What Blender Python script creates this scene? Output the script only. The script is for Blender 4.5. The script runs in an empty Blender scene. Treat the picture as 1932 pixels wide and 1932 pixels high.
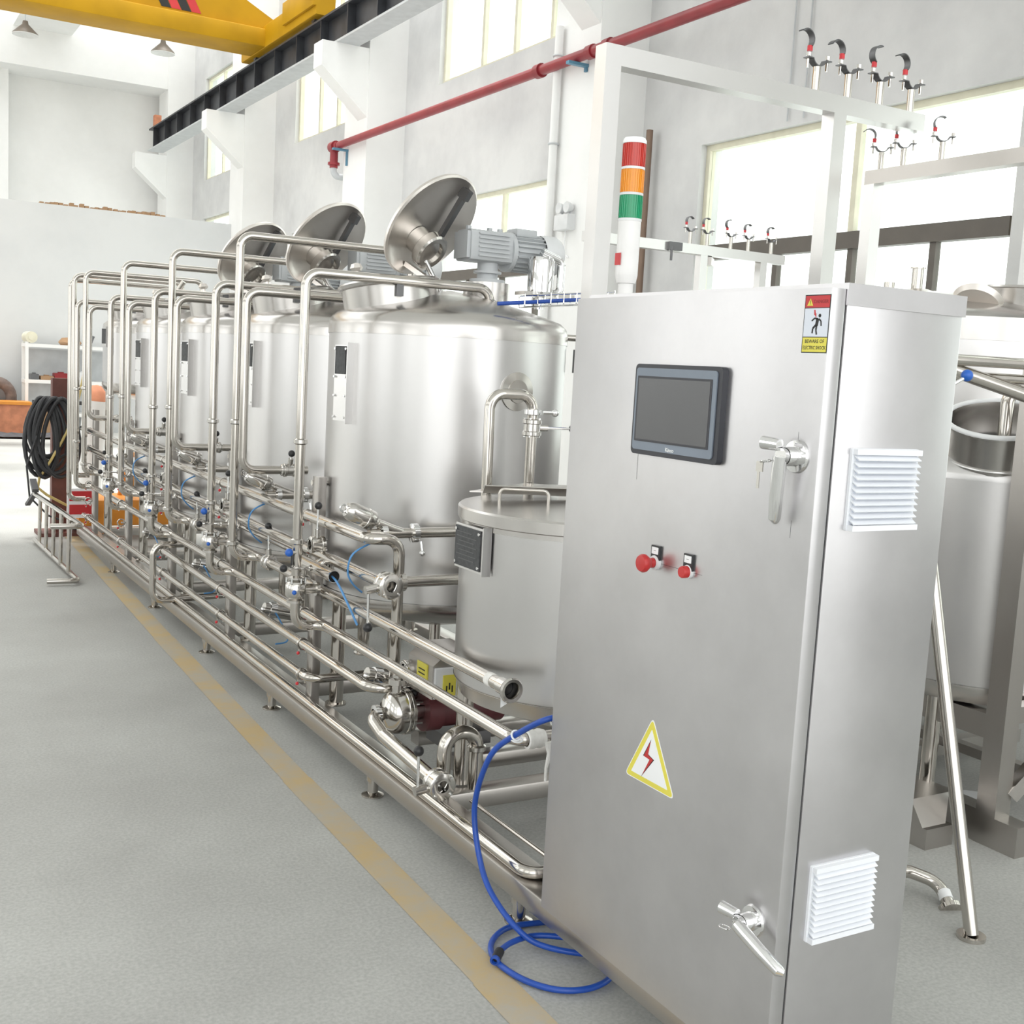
import bpy, bmesh, math, random
from mathutils import Vector, Matrix

random.seed(7)
scene = bpy.context.scene
col = scene.collection

# ------------------------------------------------------------------ camera
cam_data = bpy.data.cameras.new("camera")
cam_data.sensor_width = 36.0
cam_data.lens = 2200.0 / 1932.0 * 36.0
cam_data.clip_end = 300
cam = bpy.data.objects.new("camera", cam_data)
col.objects.link(cam)
_yaw, _pitch, _roll = math.radians(30.284), math.radians(6.954), math.radians(-3.181)
_f = Vector((math.sin(_yaw) * math.cos(_pitch), math.cos(_yaw) * math.cos(_pitch), -math.sin(_pitch)))
_r = Vector((math.cos(_yaw), -math.sin(_yaw), 0))
_d = _f.cross(_r)
_r2 = _r * math.cos(_roll) + _d * math.sin(_roll)
_d2 = _d * math.cos(_roll) - _r * math.sin(_roll)
cam.matrix_world = Matrix(((_r2.x, -_d2.x, -_f.x, 0), (_r2.y, -_d2.y, -_f.y, 0),
                           (_r2.z, -_d2.z, -_f.z, 1.6), (0, 0, 0, 1)))
scene.camera = cam

# ------------------------------------------------------------------ light
world = bpy.data.worlds.new("overcast_sky")
scene.world = world
world.use_nodes = True
_bg = world.node_tree.nodes["Background"]
_bg.inputs[0].default_value = (0.985, 1.0, 0.985, 1)
_bg.inputs[1].default_value = 2.6
_sun = bpy.data.lights.new("skylight_sun", 'SUN')
_sun.energy = 4.5; _sun.angle = math.radians(7); _sun.color = (1.0, 0.985, 0.95)
_suno = bpy.data.objects.new("skylight_sun", _sun); col.objects.link(_suno)
_suno.rotation_euler = (math.radians(-2), math.radians(3), 0); _suno.location = (0, 17, 14)
scene.view_settings.view_transform = 'Standard'
scene.view_settings.look = 'None'
scene.view_settings.gamma = 1.0
scene.view_settings.use_curve_mapping = False
scene.view_settings.exposure = -0.2
scene.cycles.use_denoising = True
scene.cycles.max_bounces = 8
scene.cycles.diffuse_bounces = 5
scene.cycles.glossy_bounces = 4
scene.cycles.transparent_max_bounces = 12
scene.cycles.sample_clamp_indirect = 6.0

# ------------------------------------------------------------------ materials
MAT = {}

def _new(name):
    m = bpy.data.materials.new(name)
    m.use_nodes = True
    nt = m.node_tree
    return m, nt, nt.nodes["Principled BSDF"]

def _ramp(nt, c0, c1, p0=0.35, p1=0.65):
    r = nt.nodes.new("ShaderNodeValToRGB")
    r.color_ramp.elements[0].position = p0
    r.color_ramp.elements[0].color = (*c0, 1)
    r.color_ramp.elements[1].position = p1
    r.color_ramp.elements[1].color = (*c1, 1)
    return r

def _coords(nt, scale=(1, 1, 1), kind="Object"):
    t = nt.nodes.new("ShaderNodeTexCoord")
    mp = nt.nodes.new("ShaderNodeMapping")
    mp.inputs["Scale"].default_value = scale
    nt.links.new(t.outputs[kind], mp.inputs[0])
    return mp

def plain(name, c, rough=0.5, metal=0.0, var=0.06, scale=6.0, bump=0.0, spec=0.5, coat=0.0, coord="Object", emit=None):
    m, nt, b = _new(name)
    mp = _coords(nt, kind=coord)
    n = nt.nodes.new("ShaderNodeTexNoise")
    n.inputs["Scale"].default_value = scale
    n.inputs["Detail"].default_value = 5
    nt.links.new(mp.outputs[0], n.inputs["Vector"])
    lo = tuple(max(0, x * (1 - var)) for x in c)
    hi = tuple(min(1, x * (1 + var)) for x in c)
    r = _ramp(nt, lo, hi)
    nt.links.new(n.outputs["Fac"], r.inputs[0])
    nt.links.new(r.outputs[0], b.inputs["Base Color"])
    b.inputs["Roughness"].default_value = rough
    b.inputs["Metallic"].default_value = metal
    b.inputs["Specular IOR Level"].default_value = spec
    b.inputs["Coat Weight"].default_value = coat
    if emit:
        b.inputs["Emission Color"].default_value = (*emit[0], 1)
        b.inputs["Emission Strength"].default_value = emit[1]
    if bump:
        bp = nt.nodes.new("ShaderNodeBump")
        bp.inputs["Strength"].default_value = bump
        bp.inputs["Distance"].default_value = 0.01
        nt.links.new(n.outputs["Fac"], bp.inputs["Height"])
        nt.links.new(bp.outputs[0], b.inputs["Normal"])
    MAT[name] = m
    return m

def steel(name, c, rough=(0.2, 0.34), grain=(1, 1, 60), smudge=3.0, aniso=0.0, var=0.05):
    """brushed stainless: stretched grain in the roughness, soft smudges in tone"""
    m, nt, b = _new(name)
    mp = _coords(nt, grain)
    n = nt.nodes.new("ShaderNodeTexNoise")
    n.inputs["Scale"].default_value = 18
    n.inputs["Detail"].default_value = 4
    nt.links.new(mp.outputs[0], n.inputs["Vector"])
    mp2 = _coords(nt)
    n2 = nt.nodes.new("ShaderNodeTexNoise")
    n2.inputs["Scale"].default_value = smudge
    n2.inputs["Detail"].default_value = 6
    n2.inputs["Roughness"].default_value = 0.65
    nt.links.new(mp2.outputs[0], n2.inputs["Vector"])
    r = _ramp(nt, tuple(x * (1 - var) for x in c), tuple(min(1, x * (1 + var)) for x in c), 0.3, 0.7)
    nt.links.new(n2.outputs["Fac"], r.inputs[0])
    nt.links.new(r.outputs[0], b.inputs["Base Color"])
    mx = nt.nodes.new("ShaderNodeMath"); mx.operation = 'MULTIPLY_ADD'; mx.inputs[1].default_value = 0.3
    nt.links.new(n.outputs["Fac"], mx.inputs[0]); nt.links.new(n2.outputs["Fac"], mx.inputs[2])
    mr = nt.nodes.new("ShaderNodeMapRange")
    mr.inputs["From Min"].default_value = 0.35
    mr.inputs["From Max"].default_value = 0.95
    mr.inputs["To Min"].default_value = rough[0]
    mr.inputs["To Max"].default_value = rough[1]
    nt.links.new(mx.outputs[0], mr.inputs["Value"])
    nt.links.new(mr.outputs[0], b.inputs["Roughness"])
    b.inputs["Metallic"].default_value = 1.0
    b.inputs["Anisotropic"].default_value = aniso
    MAT[name] = m
    return m

def glassy(name, tint=(0.97, 1.0, 0.98), gloss=0.06):
    m = bpy.data.materials.new(name)
    m.use_nodes = True
    nt = m.node_tree
    nt.nodes.remove(nt.nodes["Principled BSDF"])
    out = nt.nodes["Material Output"]
    tr = nt.nodes.new("ShaderNodeBsdfTransparent"); tr.inputs[0].default_value = (*tint, 1)
    gl = nt.nodes.new("ShaderNodeBsdfGlossy"); gl.inputs["Roughness"].default_value = 0.03
    mx = nt.nodes.new("ShaderNodeMixShader"); mx.inputs[0].default_value = gloss
    nt.links.new(tr.outputs[0], mx.inputs[1]); nt.links.new(gl.outputs[0], mx.inputs[2])
    nt.links.new(mx.outputs[0], out.inputs[0])
    MAT[name] = m

def floor_material():
    m, nt, b = _new("concrete_floor")
    mp = _coords(nt)
    n = nt.nodes.new("ShaderNodeTexNoise"); n.inputs["Scale"].default_value = 0.9; n.inputs["Detail"].default_value = 8
    n.inputs["Roughness"].default_value = 0.6
    nt.links.new(mp.outputs[0], n.inputs["Vector"])
    r = _ramp(nt, (0.36, 0.36, 0.345), (0.50, 0.505, 0.485), 0.3, 0.7)
    nt.links.new(n.outputs["Fac"], r.inputs[0])
    n2 = nt.nodes.new("ShaderNodeTexNoise"); n2.inputs["Scale"].default_value = 90; n2.inputs["Detail"].default_value = 3
    nt.links.new(mp.outputs[0], n2.inputs["Vector"])
    r2 = _ramp(nt, (0.86, 0.86, 0.86), (1.05, 1.05, 1.05), 0.35, 0.65)
    nt.links.new(n2.outputs["Fac"], r2.inputs[0])
    mul = nt.nodes.new("ShaderNodeMix"); mul.data_type = 'RGBA'; mul.blend_type = 'MULTIPLY'; mul.inputs[0].default_value = 1
    nt.links.new(r.outputs[0], mul.inputs[6]); nt.links.new(r2.outputs[0], mul.inputs[7])
    nt.links.new(mul.outputs[2], b.inputs["Base Color"])
    mr = nt.nodes.new("ShaderNodeMapRange"); mr.inputs["To Min"].default_value = 0.38; mr.inputs["To Max"].default_value = 0.6
    nt.links.new(n.outputs["Fac"], mr.inputs["Value"]); nt.links.new(mr.outputs[0], b.inputs["Roughness"])
    bp = nt.nodes.new("ShaderNodeBump"); bp.inputs["Strength"].default_value = 0.08; bp.inputs["Distance"].default_value = 0.01
    nt.links.new(n2.outputs["Fac"], bp.inputs["Height"]); nt.links.new(bp.outputs[0], b.inputs["Normal"])
    MAT["concrete_floor"] = m

def line_material():
    """faded yellow paint, worn through to the concrete in patches"""
    m, nt, b = _new("worn_yellow_paint")
    mp = _coords(nt)
    n = nt.nodes.new("ShaderNodeTexNoise"); n.inputs["Scale"].default_value = 3.1; n.inputs["Detail"].default_value = 9; n.inputs["Roughness"].default_value = 0.7
    nt.links.new(mp.outputs[0], n.inputs["Vector"])
    r = _ramp(nt, (0.43, 0.43, 0.41), (0.54, 0.41, 0.22), 0.30, 0.58)
    nt.links.new(n.outputs["Fac"], r.inputs[0]); nt.links.new(r.outputs[0], b.inputs["Base Color"])
    b.inputs["Roughness"].default_value = 0.55
    MAT["worn_yellow_paint"] = m

def wall_material(name, lo, hi):
    m, nt, b = _new(name)
    mp = _coords(nt)
    n = nt.nodes.new("ShaderNodeTexNoise"); n.inputs["Scale"].default_value = 0.55; n.inputs["Detail"].default_value = 9
    n.inputs["Roughness"].default_value = 0.62
    nt.links.new(mp.outputs[0], n.inputs["Vector"])
    r = _ramp(nt, lo, hi, 0.33, 0.6)
    nt.links.new(n.outputs["Fac"], r.inputs[0]); nt.links.new(r.outputs[0], b.inputs["Base Color"])
    b.inputs["Roughness"].default_value = 0.8
    bp = nt.nodes.new("ShaderNodeBump"); bp.inputs["Strength"].default_value = 0.05
    nt.links.new(n.outputs["Fac"], bp.inputs["Height"]); nt.links.new(bp.outputs[0], b.inputs["Normal"])
    MAT[name] = m

floor_material(); line_material()
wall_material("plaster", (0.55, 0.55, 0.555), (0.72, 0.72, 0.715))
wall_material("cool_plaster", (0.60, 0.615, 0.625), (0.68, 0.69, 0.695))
wall_material("white_plaster", (0.80, 0.80, 0.79), (0.88, 0.88, 0.87))
steel("tank_steel", (0.62, 0.61, 0.605), (0.27, 0.33), (9, 9, 0.5), 1.6, 0.3, .04)
steel("dome_steel", (0.58, 0.56, 0.54), (0.22, 0.28), (1, 1, 1), 3, 0, .04)
steel("pipe_steel", (0.57, 0.54, 0.50), (0.10, 0.17), (1, 1, 1), 5, 0, .04)
steel("valve_steel", (0.60, 0.58, 0.55), (0.12, 0.2), (1, 1, 1), 6, 0, .04)
steel("beam_steel", (0.50, 0.475, 0.45), (0.26, 0.34), (1, 1, 1), 4, 0, .03)
steel("cabinet_steel", (0.64, 0.63, 0.64), (0.27, 0.37), (1.2, 1.2, 14), 2.6, 0.0, 0.07)
steel("frame_steel", (0.72, 0.71, 0.70), (0.28, 0.3), (1, 1, 1), 3, 0, .015)
steel("lid_steel", (0.80, 0.755, 0.715), (0.3, 0.4), (1, 1, 1), 4, 0, .05)
steel("chrome", (0.82, 0.82, 0.82), (0.04, 0.09), (3, 3, 3), 8)
plain("dark_steel", (0.16, 0.16, 0.165), 0.4, 0.8)
plain("nameplate_dark", (0.045, 0.047, 0.05), 0.5, 0.0, 0.3, 70)
plain("black_plastic", (0.02, 0.02, 0.022), 0.35)
plain("black_rubber", (0.025, 0.025, 0.028), 0.55)
plain("grey_paint", (0.52, 0.54, 0.555), 0.4)
plain("light_grey_paint", (0.72, 0.73, 0.74), 0.35)
plain("rail_black", (0.035, 0.037, 0.043), 0.5, 0.0, 0.35, 3)
plain("crane_yellow", (0.47, 0.255, 0.004), 0.55, 0.0, 0.08, 2, 0, 0.25)
plain("pipe_red", (0.27, 0.022, 0.03), 0.35, 0.0, 0.12, 4)
plain("sign_red", (0.55, 0.03, 0.035), 0.4)
plain("dark_red", (0.24, 0.012, 0.015), 0.45)
plain("button_red", (0.50, 0.03, 0.03), 0.28)
plain("nut_red", (0.62, 0.03, 0.04), 0.35)
plain("label_yellow", (0.74, 0.66, 0.09), 0.45, 0, 0.03)
plain("label_white", (0.86, 0.87, 0.88), 0.45, 0, 0.02)
plain("label_blue_white", (0.70, 0.74, 0.82), 0.45, 0, 0.02)
plain("ink_black", (0.012, 0.012, 0.013), 0.5)
plain("pane_grey", (0.10, 0.10, 0.105), 0.22, 0, 0.04, 3)
plain("bezel_blue_grey", (0.20, 0.235, 0.285), 0.4, 0, 0.04)
plain("bezel_dark", (0.035, 0.036, 0.045), 0.4)
plain("vent_white", (0.84, 0.86, 0.90), 0.4, 0, 0.02)
plain("hose_blue", (0.015, 0.075, 0.40), 0.3, 0, 0.1, 10)
plain("tube_light_blue", (0.10, 0.30, 0.62), 0.3)
plain("knob_blue", (0.02, 0.12, 0.50), 0.3)
plain("lens_red", (0.55, 0.025, 0.012), 0.18, 0, 0.05, 4, 0, 0.6, 0.4)
plain("lens_amber", (0.80, 0.30, 0.006), 0.18, 0, 0.05, 4, 0, 0.6, 0.4)
plain("lens_green", (0.0, 0.30, 0.13), 0.18, 0, 0.05, 4, 0, 0.6, 0.4)
plain("tower_white", (0.80, 0.79, 0.78), 0.35)
plain("frame_cream", (0.72, 0.69, 0.55), 0.5)
plain("frame_dark", (0.12, 0.105, 0.09), 0.5)
plain("bracket_blue", (0.10, 0.25, 0.36), 0.45)
plain("lamp_brown", (0.16, 0.13, 0.10), 0.5)
plain("lamp_inside", (0.75, 0.75, 0.74), 0.35)
plain("post_brown", (0.13, 0.045, 0.035), 0.55, 0.0, 0.2, 8)
plain("hose_yellow", (0.55, 0.42, 0.15), 0.45)
plain("terracotta", (0.55, 0.22, 0.12), 0.75, 0, 0.15, 9)
plain("tyre", (0.17, 0.13, 0.115), 0.8, 0, 0.2, 12)
plain("tape_white", (0.80, 0.79, 0.76), 0.6, 0, 0.08, 40)
plain("copper_brown", (0.22, 0.15, 0.11), 0.5, 0.3)
plain("box_brown", (0.36, 0.22, 0.12), 0.75)
plain("orange_paint", (0.70, 0.26, 0.03), 0.45)
plain("motor_maroon", (0.13, 0.035, 0.04), 0.45)
plain("brass_green", (0.10, 0.35, 0.12), 0.4)
plain("cloth_dark", (0.06, 0.06, 0.065), 0.9, 0, 0.3, 10)
glassy("window_glass")

# ------------------------------------------------------------------ mesh builder
def _frame(axis):
    a = Vector(axis).normalized()
    u = a.orthogonal().normalized()
    return a, u, a.cross(u)

class MB:
    def __init__(self):
        self.v = []; self.f = []; self.m = []; self.cur = 0
    def _add(self, vs, fs):
        o = len(self.v)
        self.v += [Vector(p) for p in vs]
        self.f += [tuple(i + o for i in f) for f in fs]
        self.m += [self.cur] * len(fs)
        return self
    def mat(self, i):
        self.cur = i; return self
    def box(self, lo, hi):
        (x0, y0, z0), (x1, y1, z1) = lo, hi
        return self._add([(x0,y0,z0),(x1,y0,z0),(x1,y1,z0),(x0,y1,z0),(x0,y0,z1),(x1,y0,z1),(x1,y1,z1),(x0,y1,z1)],
                         [(3,2,1,0),(4,5,6,7),(0,1,5,4),(1,2,6,5),(2,3,7,6),(3,0,4,7)])
    def obox(self, c, sx, sy, sz, ux, uy, uz=None):
        c = Vector(c); ux = Vector(ux).normalized(); uy = Vector(uy).normalized()
        uz = ux.cross(uy).normalized() if uz is None else Vector(uz).normalized()
        vs = [c + ux * (sx / 2 * i) + uy * (sy / 2 * j) + uz * (sz / 2 * k) for k in (-1, 1) for j in (-1, 1) for i in (-1, 1)]
        return self._add(vs, [(2,3,1,0),(4,5,7,6),(0,1,5,4),(1,3,7,5),(3,2,6,7),(2,0,4,6)])
    def bar(self, p0, p1, w, h, up=(0, 0, 1)):
        p0 = Vector(p0); p1 = Vector(p1); a = (p1 - p0).normalized()
        up = Vector(up)
        s = a.cross(up)
        if s.length < 1e-6: s = a.orthogonal()
        s.normalize(); t = s.cross(a).normalized()
        return self.obox((p0 + p1) / 2, (p1 - p0).length, w, h, a, s, t)
    def rbox(self, lo, hi, r=0.006):
        """box with chamfered long edges along its longest axis"""
        d = [hi[i] - lo[i] for i in range(3)]
        L = d.index(max(d)); a, b = [i for i in range(3) if i != L]
        r = min(r, d[a] / 3, d[b] / 3)
        prof = []
        for ca, cb, s in ((1, 1, 0), (-1, 1, 1), (-1, -1, 2), (1, -1, 3)):
            for k in range(3):
                t = math.radians(90 * s + 45 * k)
                prof.append(((hi[a] if ca > 0 else lo[a]) - ca * r + r * math.cos(t),
                             (hi[b] if cb > 0 else lo[b]) - cb * r + r * math.sin(t)))
        n = len(prof); vs = []
        for e in (lo[L], hi[L]):
            for pa, pb in prof:
                p = [0, 0, 0]; p[L] = e; p[a] = pa; p[b] = pb; vs.append(p)
        fs = [(i, (i + 1) % n, n + (i + 1) % n, n + i) for i in range(n)] + [tuple(range(n))[::-1], tuple(range(n, 2 * n))]
        return self._add(vs, fs)
    def cyl(self, p0, p1, r0, r1=None, seg=16, caps=True):
        r1 = r0 if r1 is None else r1
        p0 = Vector(p0); p1 = Vector(p1); a, u, w = _frame(p1 - p0)
        vs = []
        for p, r in ((p0, r0), (p1, r1)):
            for i in range(seg):
                t = 2 * math.pi * i / seg
                vs.append(p + u * (r * math.cos(t)) + w * (r * math.sin(t)))
        fs = [(i, (i + 1) % seg, seg + (i + 1) % seg, seg + i) for i in range(seg)]
        if caps: fs += [tuple(range(seg))[::-1], tuple(range(seg, 2 * seg))]
        return self._add(vs, fs)
    def lathe(self, prof, o=(0, 0, 0), axis=(0, 0, 1), seg=32):
        o = Vector(o); a, u, w = _frame(axis)
        vs = []; fs = []; rings = []
        for r, h in prof:
            if r < 1e-5:
                rings.append([len(vs)]); vs.append(o + a * h)
            else:
                s = len(vs); rings.append(list(range(s, s + seg)))
                for i in range(seg):
                    t = 2 * math.pi * i / seg
                    vs.append(o + a * h + u * (r * math.cos(t)) + w * (r * math.sin(t)))
        for A, B in zip(rings, rings[1:]):
            for i in range(seg):
                j = (i + 1) % seg
                if len(A) == 1 and len(B) == 1: continue
                if len(A) == 1: fs.append((A[0], B[j], B[i]))
                elif len(B) == 1: fs.append((A[i], A[j], B[0]))
                else: fs.append((A[i], A[j], B[j], B[i]))
        return self._add(vs, fs)
    def sphere(self, c, r, seg=12, rings=7):
        prof = [(r * math.sin(math.pi * k / rings), -r * math.cos(math.pi * k / rings)) for k in range(rings + 1)]
        prof[0] = (0, -r); prof[-1] = (0, r)
        return self.lathe(prof, c, (0, 0, 1), seg)
    def torus(self, c, axis, R, r, seg=24, sub=8, a0=0, a1=360):
        c = Vector(c); a, u, w = _frame(axis)
        full = abs(a1 - a0) >= 360; n = seg if full else seg + 1
        vs = []; fs = []
        for i in range(n):
            t = math.radians(a0 + (a1 - a0) * i / seg); d = u * math.cos(t) + w * math.sin(t)
            for j in range(sub):
                s = 2 * math.pi * j / sub
                vs.append(c + d * (R + r * math.cos(s)) + a * (r * math.sin(s)))
        for i in range(n if full else n - 1):
            k = (i + 1) % n
            for j in range(sub):
                l = (j + 1) % sub
                fs.append((i * sub + j, i * sub + l, k * sub + l, k * sub + j))
        if not full: fs += [tuple(range(sub))[::-1], tuple(range((n - 1) * sub, n * sub))]
        return self._add(vs, fs)
    def sweep(self, pts, r, seg=12, caps=True):
        pts = [Vector(p) for p in pts]
        vs = []; fs = []; n = len(pts)
        t = (pts[1] - pts[0]).normalized(); u = t.orthogonal().normalized()
        for i, p in enumerate(pts):
            t2 = (pts[min(i + 1, n - 1)] - pts[max(i - 1, 0)]).normalized()
            q = t.rotation_difference(t2); u = (q @ u); u = (u - t2 * u.dot(t2)).normalized(); t = t2
            w = t.cross(u)
            rr = r[i] if isinstance(r, (list, tuple)) else r
            for k in range(seg):
                s = 2 * math.pi * k / seg
                vs.append(p + u * (rr * math.cos(s)) + w * (rr * math.sin(s)))
        for i in range(n - 1):
            for k in range(seg):
                l = (k + 1) % seg
                fs.append((i * seg + k, i * seg + l, (i + 1) * seg + l, (i + 1) * seg + k))
        if caps: fs += [tuple(range(seg))[::-1], tuple(range((n - 1) * seg, n * seg))]
        return self._add(vs, fs)
    def pipe(self, pts, r, bend=0.06, seg=14, caps=True, arc=7):
        """straight runs joined by swept elbows"""
        P = [Vector(p) for p in pts]; out = [P[0]]
        for i in range(1, len(P) - 1):
            a = (P[i - 1] - P[i]); b = (P[i + 1] - P[i]); la, lb = a.length, b.length
            a.normalize(); b.normalize(); ang = a.angle(b)
            if ang > math.pi - 0.02: out.append(P[i]); continue
            tl = min(bend / math.tan(ang / 2), la * 0.49 if i > 1 else la * 0.98, lb * 0.49 if i < len(P) - 2 else lb * 0.98)
            R = tl * math.tan(ang / 2)
            c = P[i] + (a + b).normalized() * (R / math.sin(ang / 2))
            s = P[i] + a * tl - c; e = P[i] + b * tl - c; ax = s.cross(e).normalized(); tot = math.pi - ang
            for k in range(arc + 1):
                out.append(c + Matrix.Rotation(tot * k / arc, 3, ax) @ s)
        out.append(P[-1])
        return self.sweep(out, r, seg, caps)
    def strap(self, c, s, R, a0, a1, width, th, n=10):
        """curved flat strap: an arc in the plane of s and z, extruded sideways"""
        c = Vector(c); s = Vector(s).normalized(); up = Vector((0, 0, 1)); w = s.cross(up).normalized() * (width / 2)
        vs = []; fs = []
        for i in range(n + 1):
            a = math.radians(a0 + (a1 - a0) * i / n); d = s * math.cos(a) + up * math.sin(a)
            vs += [c + d * R - w, c + d * R + w, c + d * (R + th) + w, c + d * (R + th) - w]
        for i in range(n):
            for j in range(4):
                k = (j + 1) % 4
                fs.append((i * 4 + j, i * 4 + k, (i + 1) * 4 + k, (i + 1) * 4 + j))
        fs += [(3, 2, 1, 0), (4 * n, 4 * n + 1, 4 * n + 2, 4 * n + 3)]
        return self._add(vs, fs)
    def poly(self, pts, n, th):
        """flat polygon given in 3-D, thickened along n"""
        n = Vector(n).normalized() * th; k = len(pts)
        vs = [Vector(p) for p in pts] + [Vector(p) + n for p in pts]
        return self._add(vs, [tuple(range(k))[::-1], tuple(range(k, 2 * k))] + [(i, (i + 1) % k, k + (i + 1) % k, k + i) for i in range(k)])
    def build(self, name, mat, parent=None, angle=40, mesh=None):
        off = Vector(parent["_o"]) if parent is not None and "_o" in parent else Vector((0, 0, 0))
        me = bpy.data.meshes.new(name)
        me.from_pydata([tuple(p - off) for p in self.v], [], self.f)
        mats = mat if isinstance(mat, (list, tuple)) else [mat]
        for k in mats: me.materials.append(MAT[k])
        if len(mats) > 1: me.polygons.foreach_set("material_index", self.m)
        bm = bmesh.new(); bm.from_mesh(me); bmesh.ops.recalc_face_normals(bm, faces=bm.faces); bm.to_mesh(me); bm.free()
        me.polygons.foreach_set("use_smooth", [True] * len(me.polygons))
        me.set_sharp_from_angle(angle=math.radians(angle))
        o = bpy.data.objects.new(name, me); col.objects.link(o)
        if parent is not None:
            o.parent = parent
            o["_o"] = tuple(off)
        return o

def tag(o, label=None, cat=None, group=None, kind=None):
    if label: o["label"] = label
    if cat: o["category"] = cat
    if group: o["group"] = group
    if kind: o["kind"] = kind
    return o

def thing(name, loc, label, cat, group=None, kind=None):
    o = bpy.data.objects.new(name, None); col.objects.link(o)
    o.location = loc; o.empty_display_size = 0.1
    o["_o"] = tuple(loc)
    return tag(o, label, cat, group, kind)

def solo(mb, name, mat, label, cat, group=None, kind=None, angle=40):
    return tag(mb.build(name, mat, None, angle), label, cat, group, kind)

def text_part(body, size, origin, ux, uy, mat, parent, name, depth=0.0006, align='CENTER', sx=1.0):
    """raised lettering as a mesh"""
    cu = bpy.data.curves.new(name, 'FONT'); cu.body = body; cu.size = size; cu.align_x = align; cu.align_y = 'CENTER'
    cu.resolution_u = 2; cu.extrude = depth / 2; cu.offset = size * 0.012
    t = bpy.data.objects.new(name, cu); col.objects.link(t)
    bpy.context.view_layer.update()
    me0 = t.to_mesh()
    mb = MB(); ux = Vector(ux).normalized(); uy = Vector(uy).normalized(); uz = ux.cross(uy)
    o = Vector(origin)
    vs = [o + ux * (v.co.x * sx) + uy * v.co.y + uz * v.co.z for v in me0.vertices]
    mb._add(vs, [tuple(p.vertices) for p in me0.polygons])
    t.to_mesh_clear(); bpy.data.objects.remove(t); bpy.data.curves.remove(cu)
    return mb.build(name, mat, parent)

# ================================================================== SETTING
def struct(mb, name, mat, label=None, parent=None, angle=40):
    o = mb.build(name, mat, parent, angle)
    if parent is None: tag(o, label, None, None, "structure")
    return o

fl = MB(); fl._add([(-9, -8, 0), (7.6, -8, 0), (7.6, 30, 0), (-9, 30, 0)], [(0, 1, 2, 3)])
struct(fl, "floor", "concrete_floor", "grey concrete workshop floor with faint stains")
ln = MB()
xs = [(0.6, 1.44), (2.5, 1.477), (4.1, 1.506), (6.5, 1.575), (8.5, 1.645), (11.0, 1.73)]
for (y0, x0), (y1, x1) in zip(xs, xs[1:]):
    ln._add([(x0 - .052, y0, .0015), (x0 + .052, y0, .0015), (x1 + .056, y1, .0015), (x1 - .056, y1, .0015)], [(0, 1, 2, 3)])
struct(ln, "trim_1", "worn_yellow_paint", "faded yellow line painted on the floor beside the skid")

def wall_mesh(axis, a0, a1, u_rng, z_rng, openings):
    """wall slab normal to `axis` (0: x, 1: y) from a0 to a1 with rectangular holes"""
    us = sorted({u_rng[0], u_rng[1], *[o[0] for o in openings], *[o[1] for o in openings]})
    zs = sorted({z_rng[0], z_rng[1], *[o[2] for o in openings], *[o[3] for o in openings]})
    solid = lambda i, j: 0 <= i < len(us) - 1 and 0 <= j < len(zs) - 1 and not any(
        o[0] - 1e-6 <= us[i] and us[i + 1] <= o[1] + 1e-6 and o[2] - 1e-6 <= zs[j] and zs[j + 1] <= o[3] + 1e-6 for o in openings)
    P = lambda a, u, z: (a, u, z) if axis == 0 else (u, a, z)
    mb = MB()
    for i in range(len(us) - 1):
        for j in range(len(zs) - 1):
            if not solid(i, j): continue
            u0, u1, z0, z1 = us[i], us[i + 1], zs[j], zs[j + 1]
            for a in (a0, a1): mb._add([P(a, u0, z0), P(a, u1, z0), P(a, u1, z1), P(a, u0, z1)], [(0, 1, 2, 3)])
            for di, dj, q in ((-1, 0, ((u0, z0), (u0, z1))), (1, 0, ((u1, z0), (u1, z1))), (0, -1, ((u0, z0), (u1, z0))), (0, 1, ((u0, z1), (u1, z1)))):
                if not solid(i + di, j + dj):
                    (ua, za), (ub, zb) = q
                    mb._add([P(a0, ua, za), P(a0, ub, zb), P(a1, ub, zb), P(a1, ua, za)], [(0, 1, 2, 3)])
    bm = None
    return mb

LOWER = [(-0.35, 3.25, 0.9, 3.86), (5.65, 9.25, 0.9, 3.86), (11.65, 15.2, 0.9, 3.86), (17.65, 21.1, 0.9, 3.86), (23.6, 27.2, 0.9, 4.62)]
UPPER = [(-0.35, 3.25, 5.46, 7.7), (5.65, 9.25, 5.46, 7.7), (11.65, 15.17, 5.46, 7.7), (17.65, 21.08, 5.46, 7.7), (23.6, 27.2, 5.46, 7.7)]
XW = 7.3
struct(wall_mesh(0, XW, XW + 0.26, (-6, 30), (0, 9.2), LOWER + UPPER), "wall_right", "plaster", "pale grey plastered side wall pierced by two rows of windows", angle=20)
LW = [(-4 + 6 * k, 0 + 6 * k, 1.0, 4.2) for k in range(5)] + [(-4 + 6 * k, 0 + 6 * k, 5.4, 7.8) for k in range(5)]
struct(wall_mesh(0, -9.26, -9.0, (-6, 30), (0, 9.2), LW), "wall_left", "white_plaster", "white plastered wall on the far side of the hall", angle=20)
struct(wall_mesh(1, 29.3, 29.55, (-9.26, XW + .26), (0, 9.2), []), "wall_far", "white_plaster", "cream white end wall of the hall above the partition", angle=20)
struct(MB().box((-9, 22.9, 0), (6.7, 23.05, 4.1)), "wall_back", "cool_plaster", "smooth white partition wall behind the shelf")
rub = MB()
for i in range(26):
    x = 3.2 + i * 0.085 + random.random() * .04
    rub.box((x, 22.9, 4.1), (x + .07, 23.04, 4.1 + .02 + .05 * random.random()))
struct(rub, "trim_2", "box_brown", "line of rubble and offcuts along the partition top")
struct(MB().box((2.2, 28.85, 0), (3.39, 29.3, 7.6)), "wall_pilaster", "white_plaster", "flat pilaster on the end wall")
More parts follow.
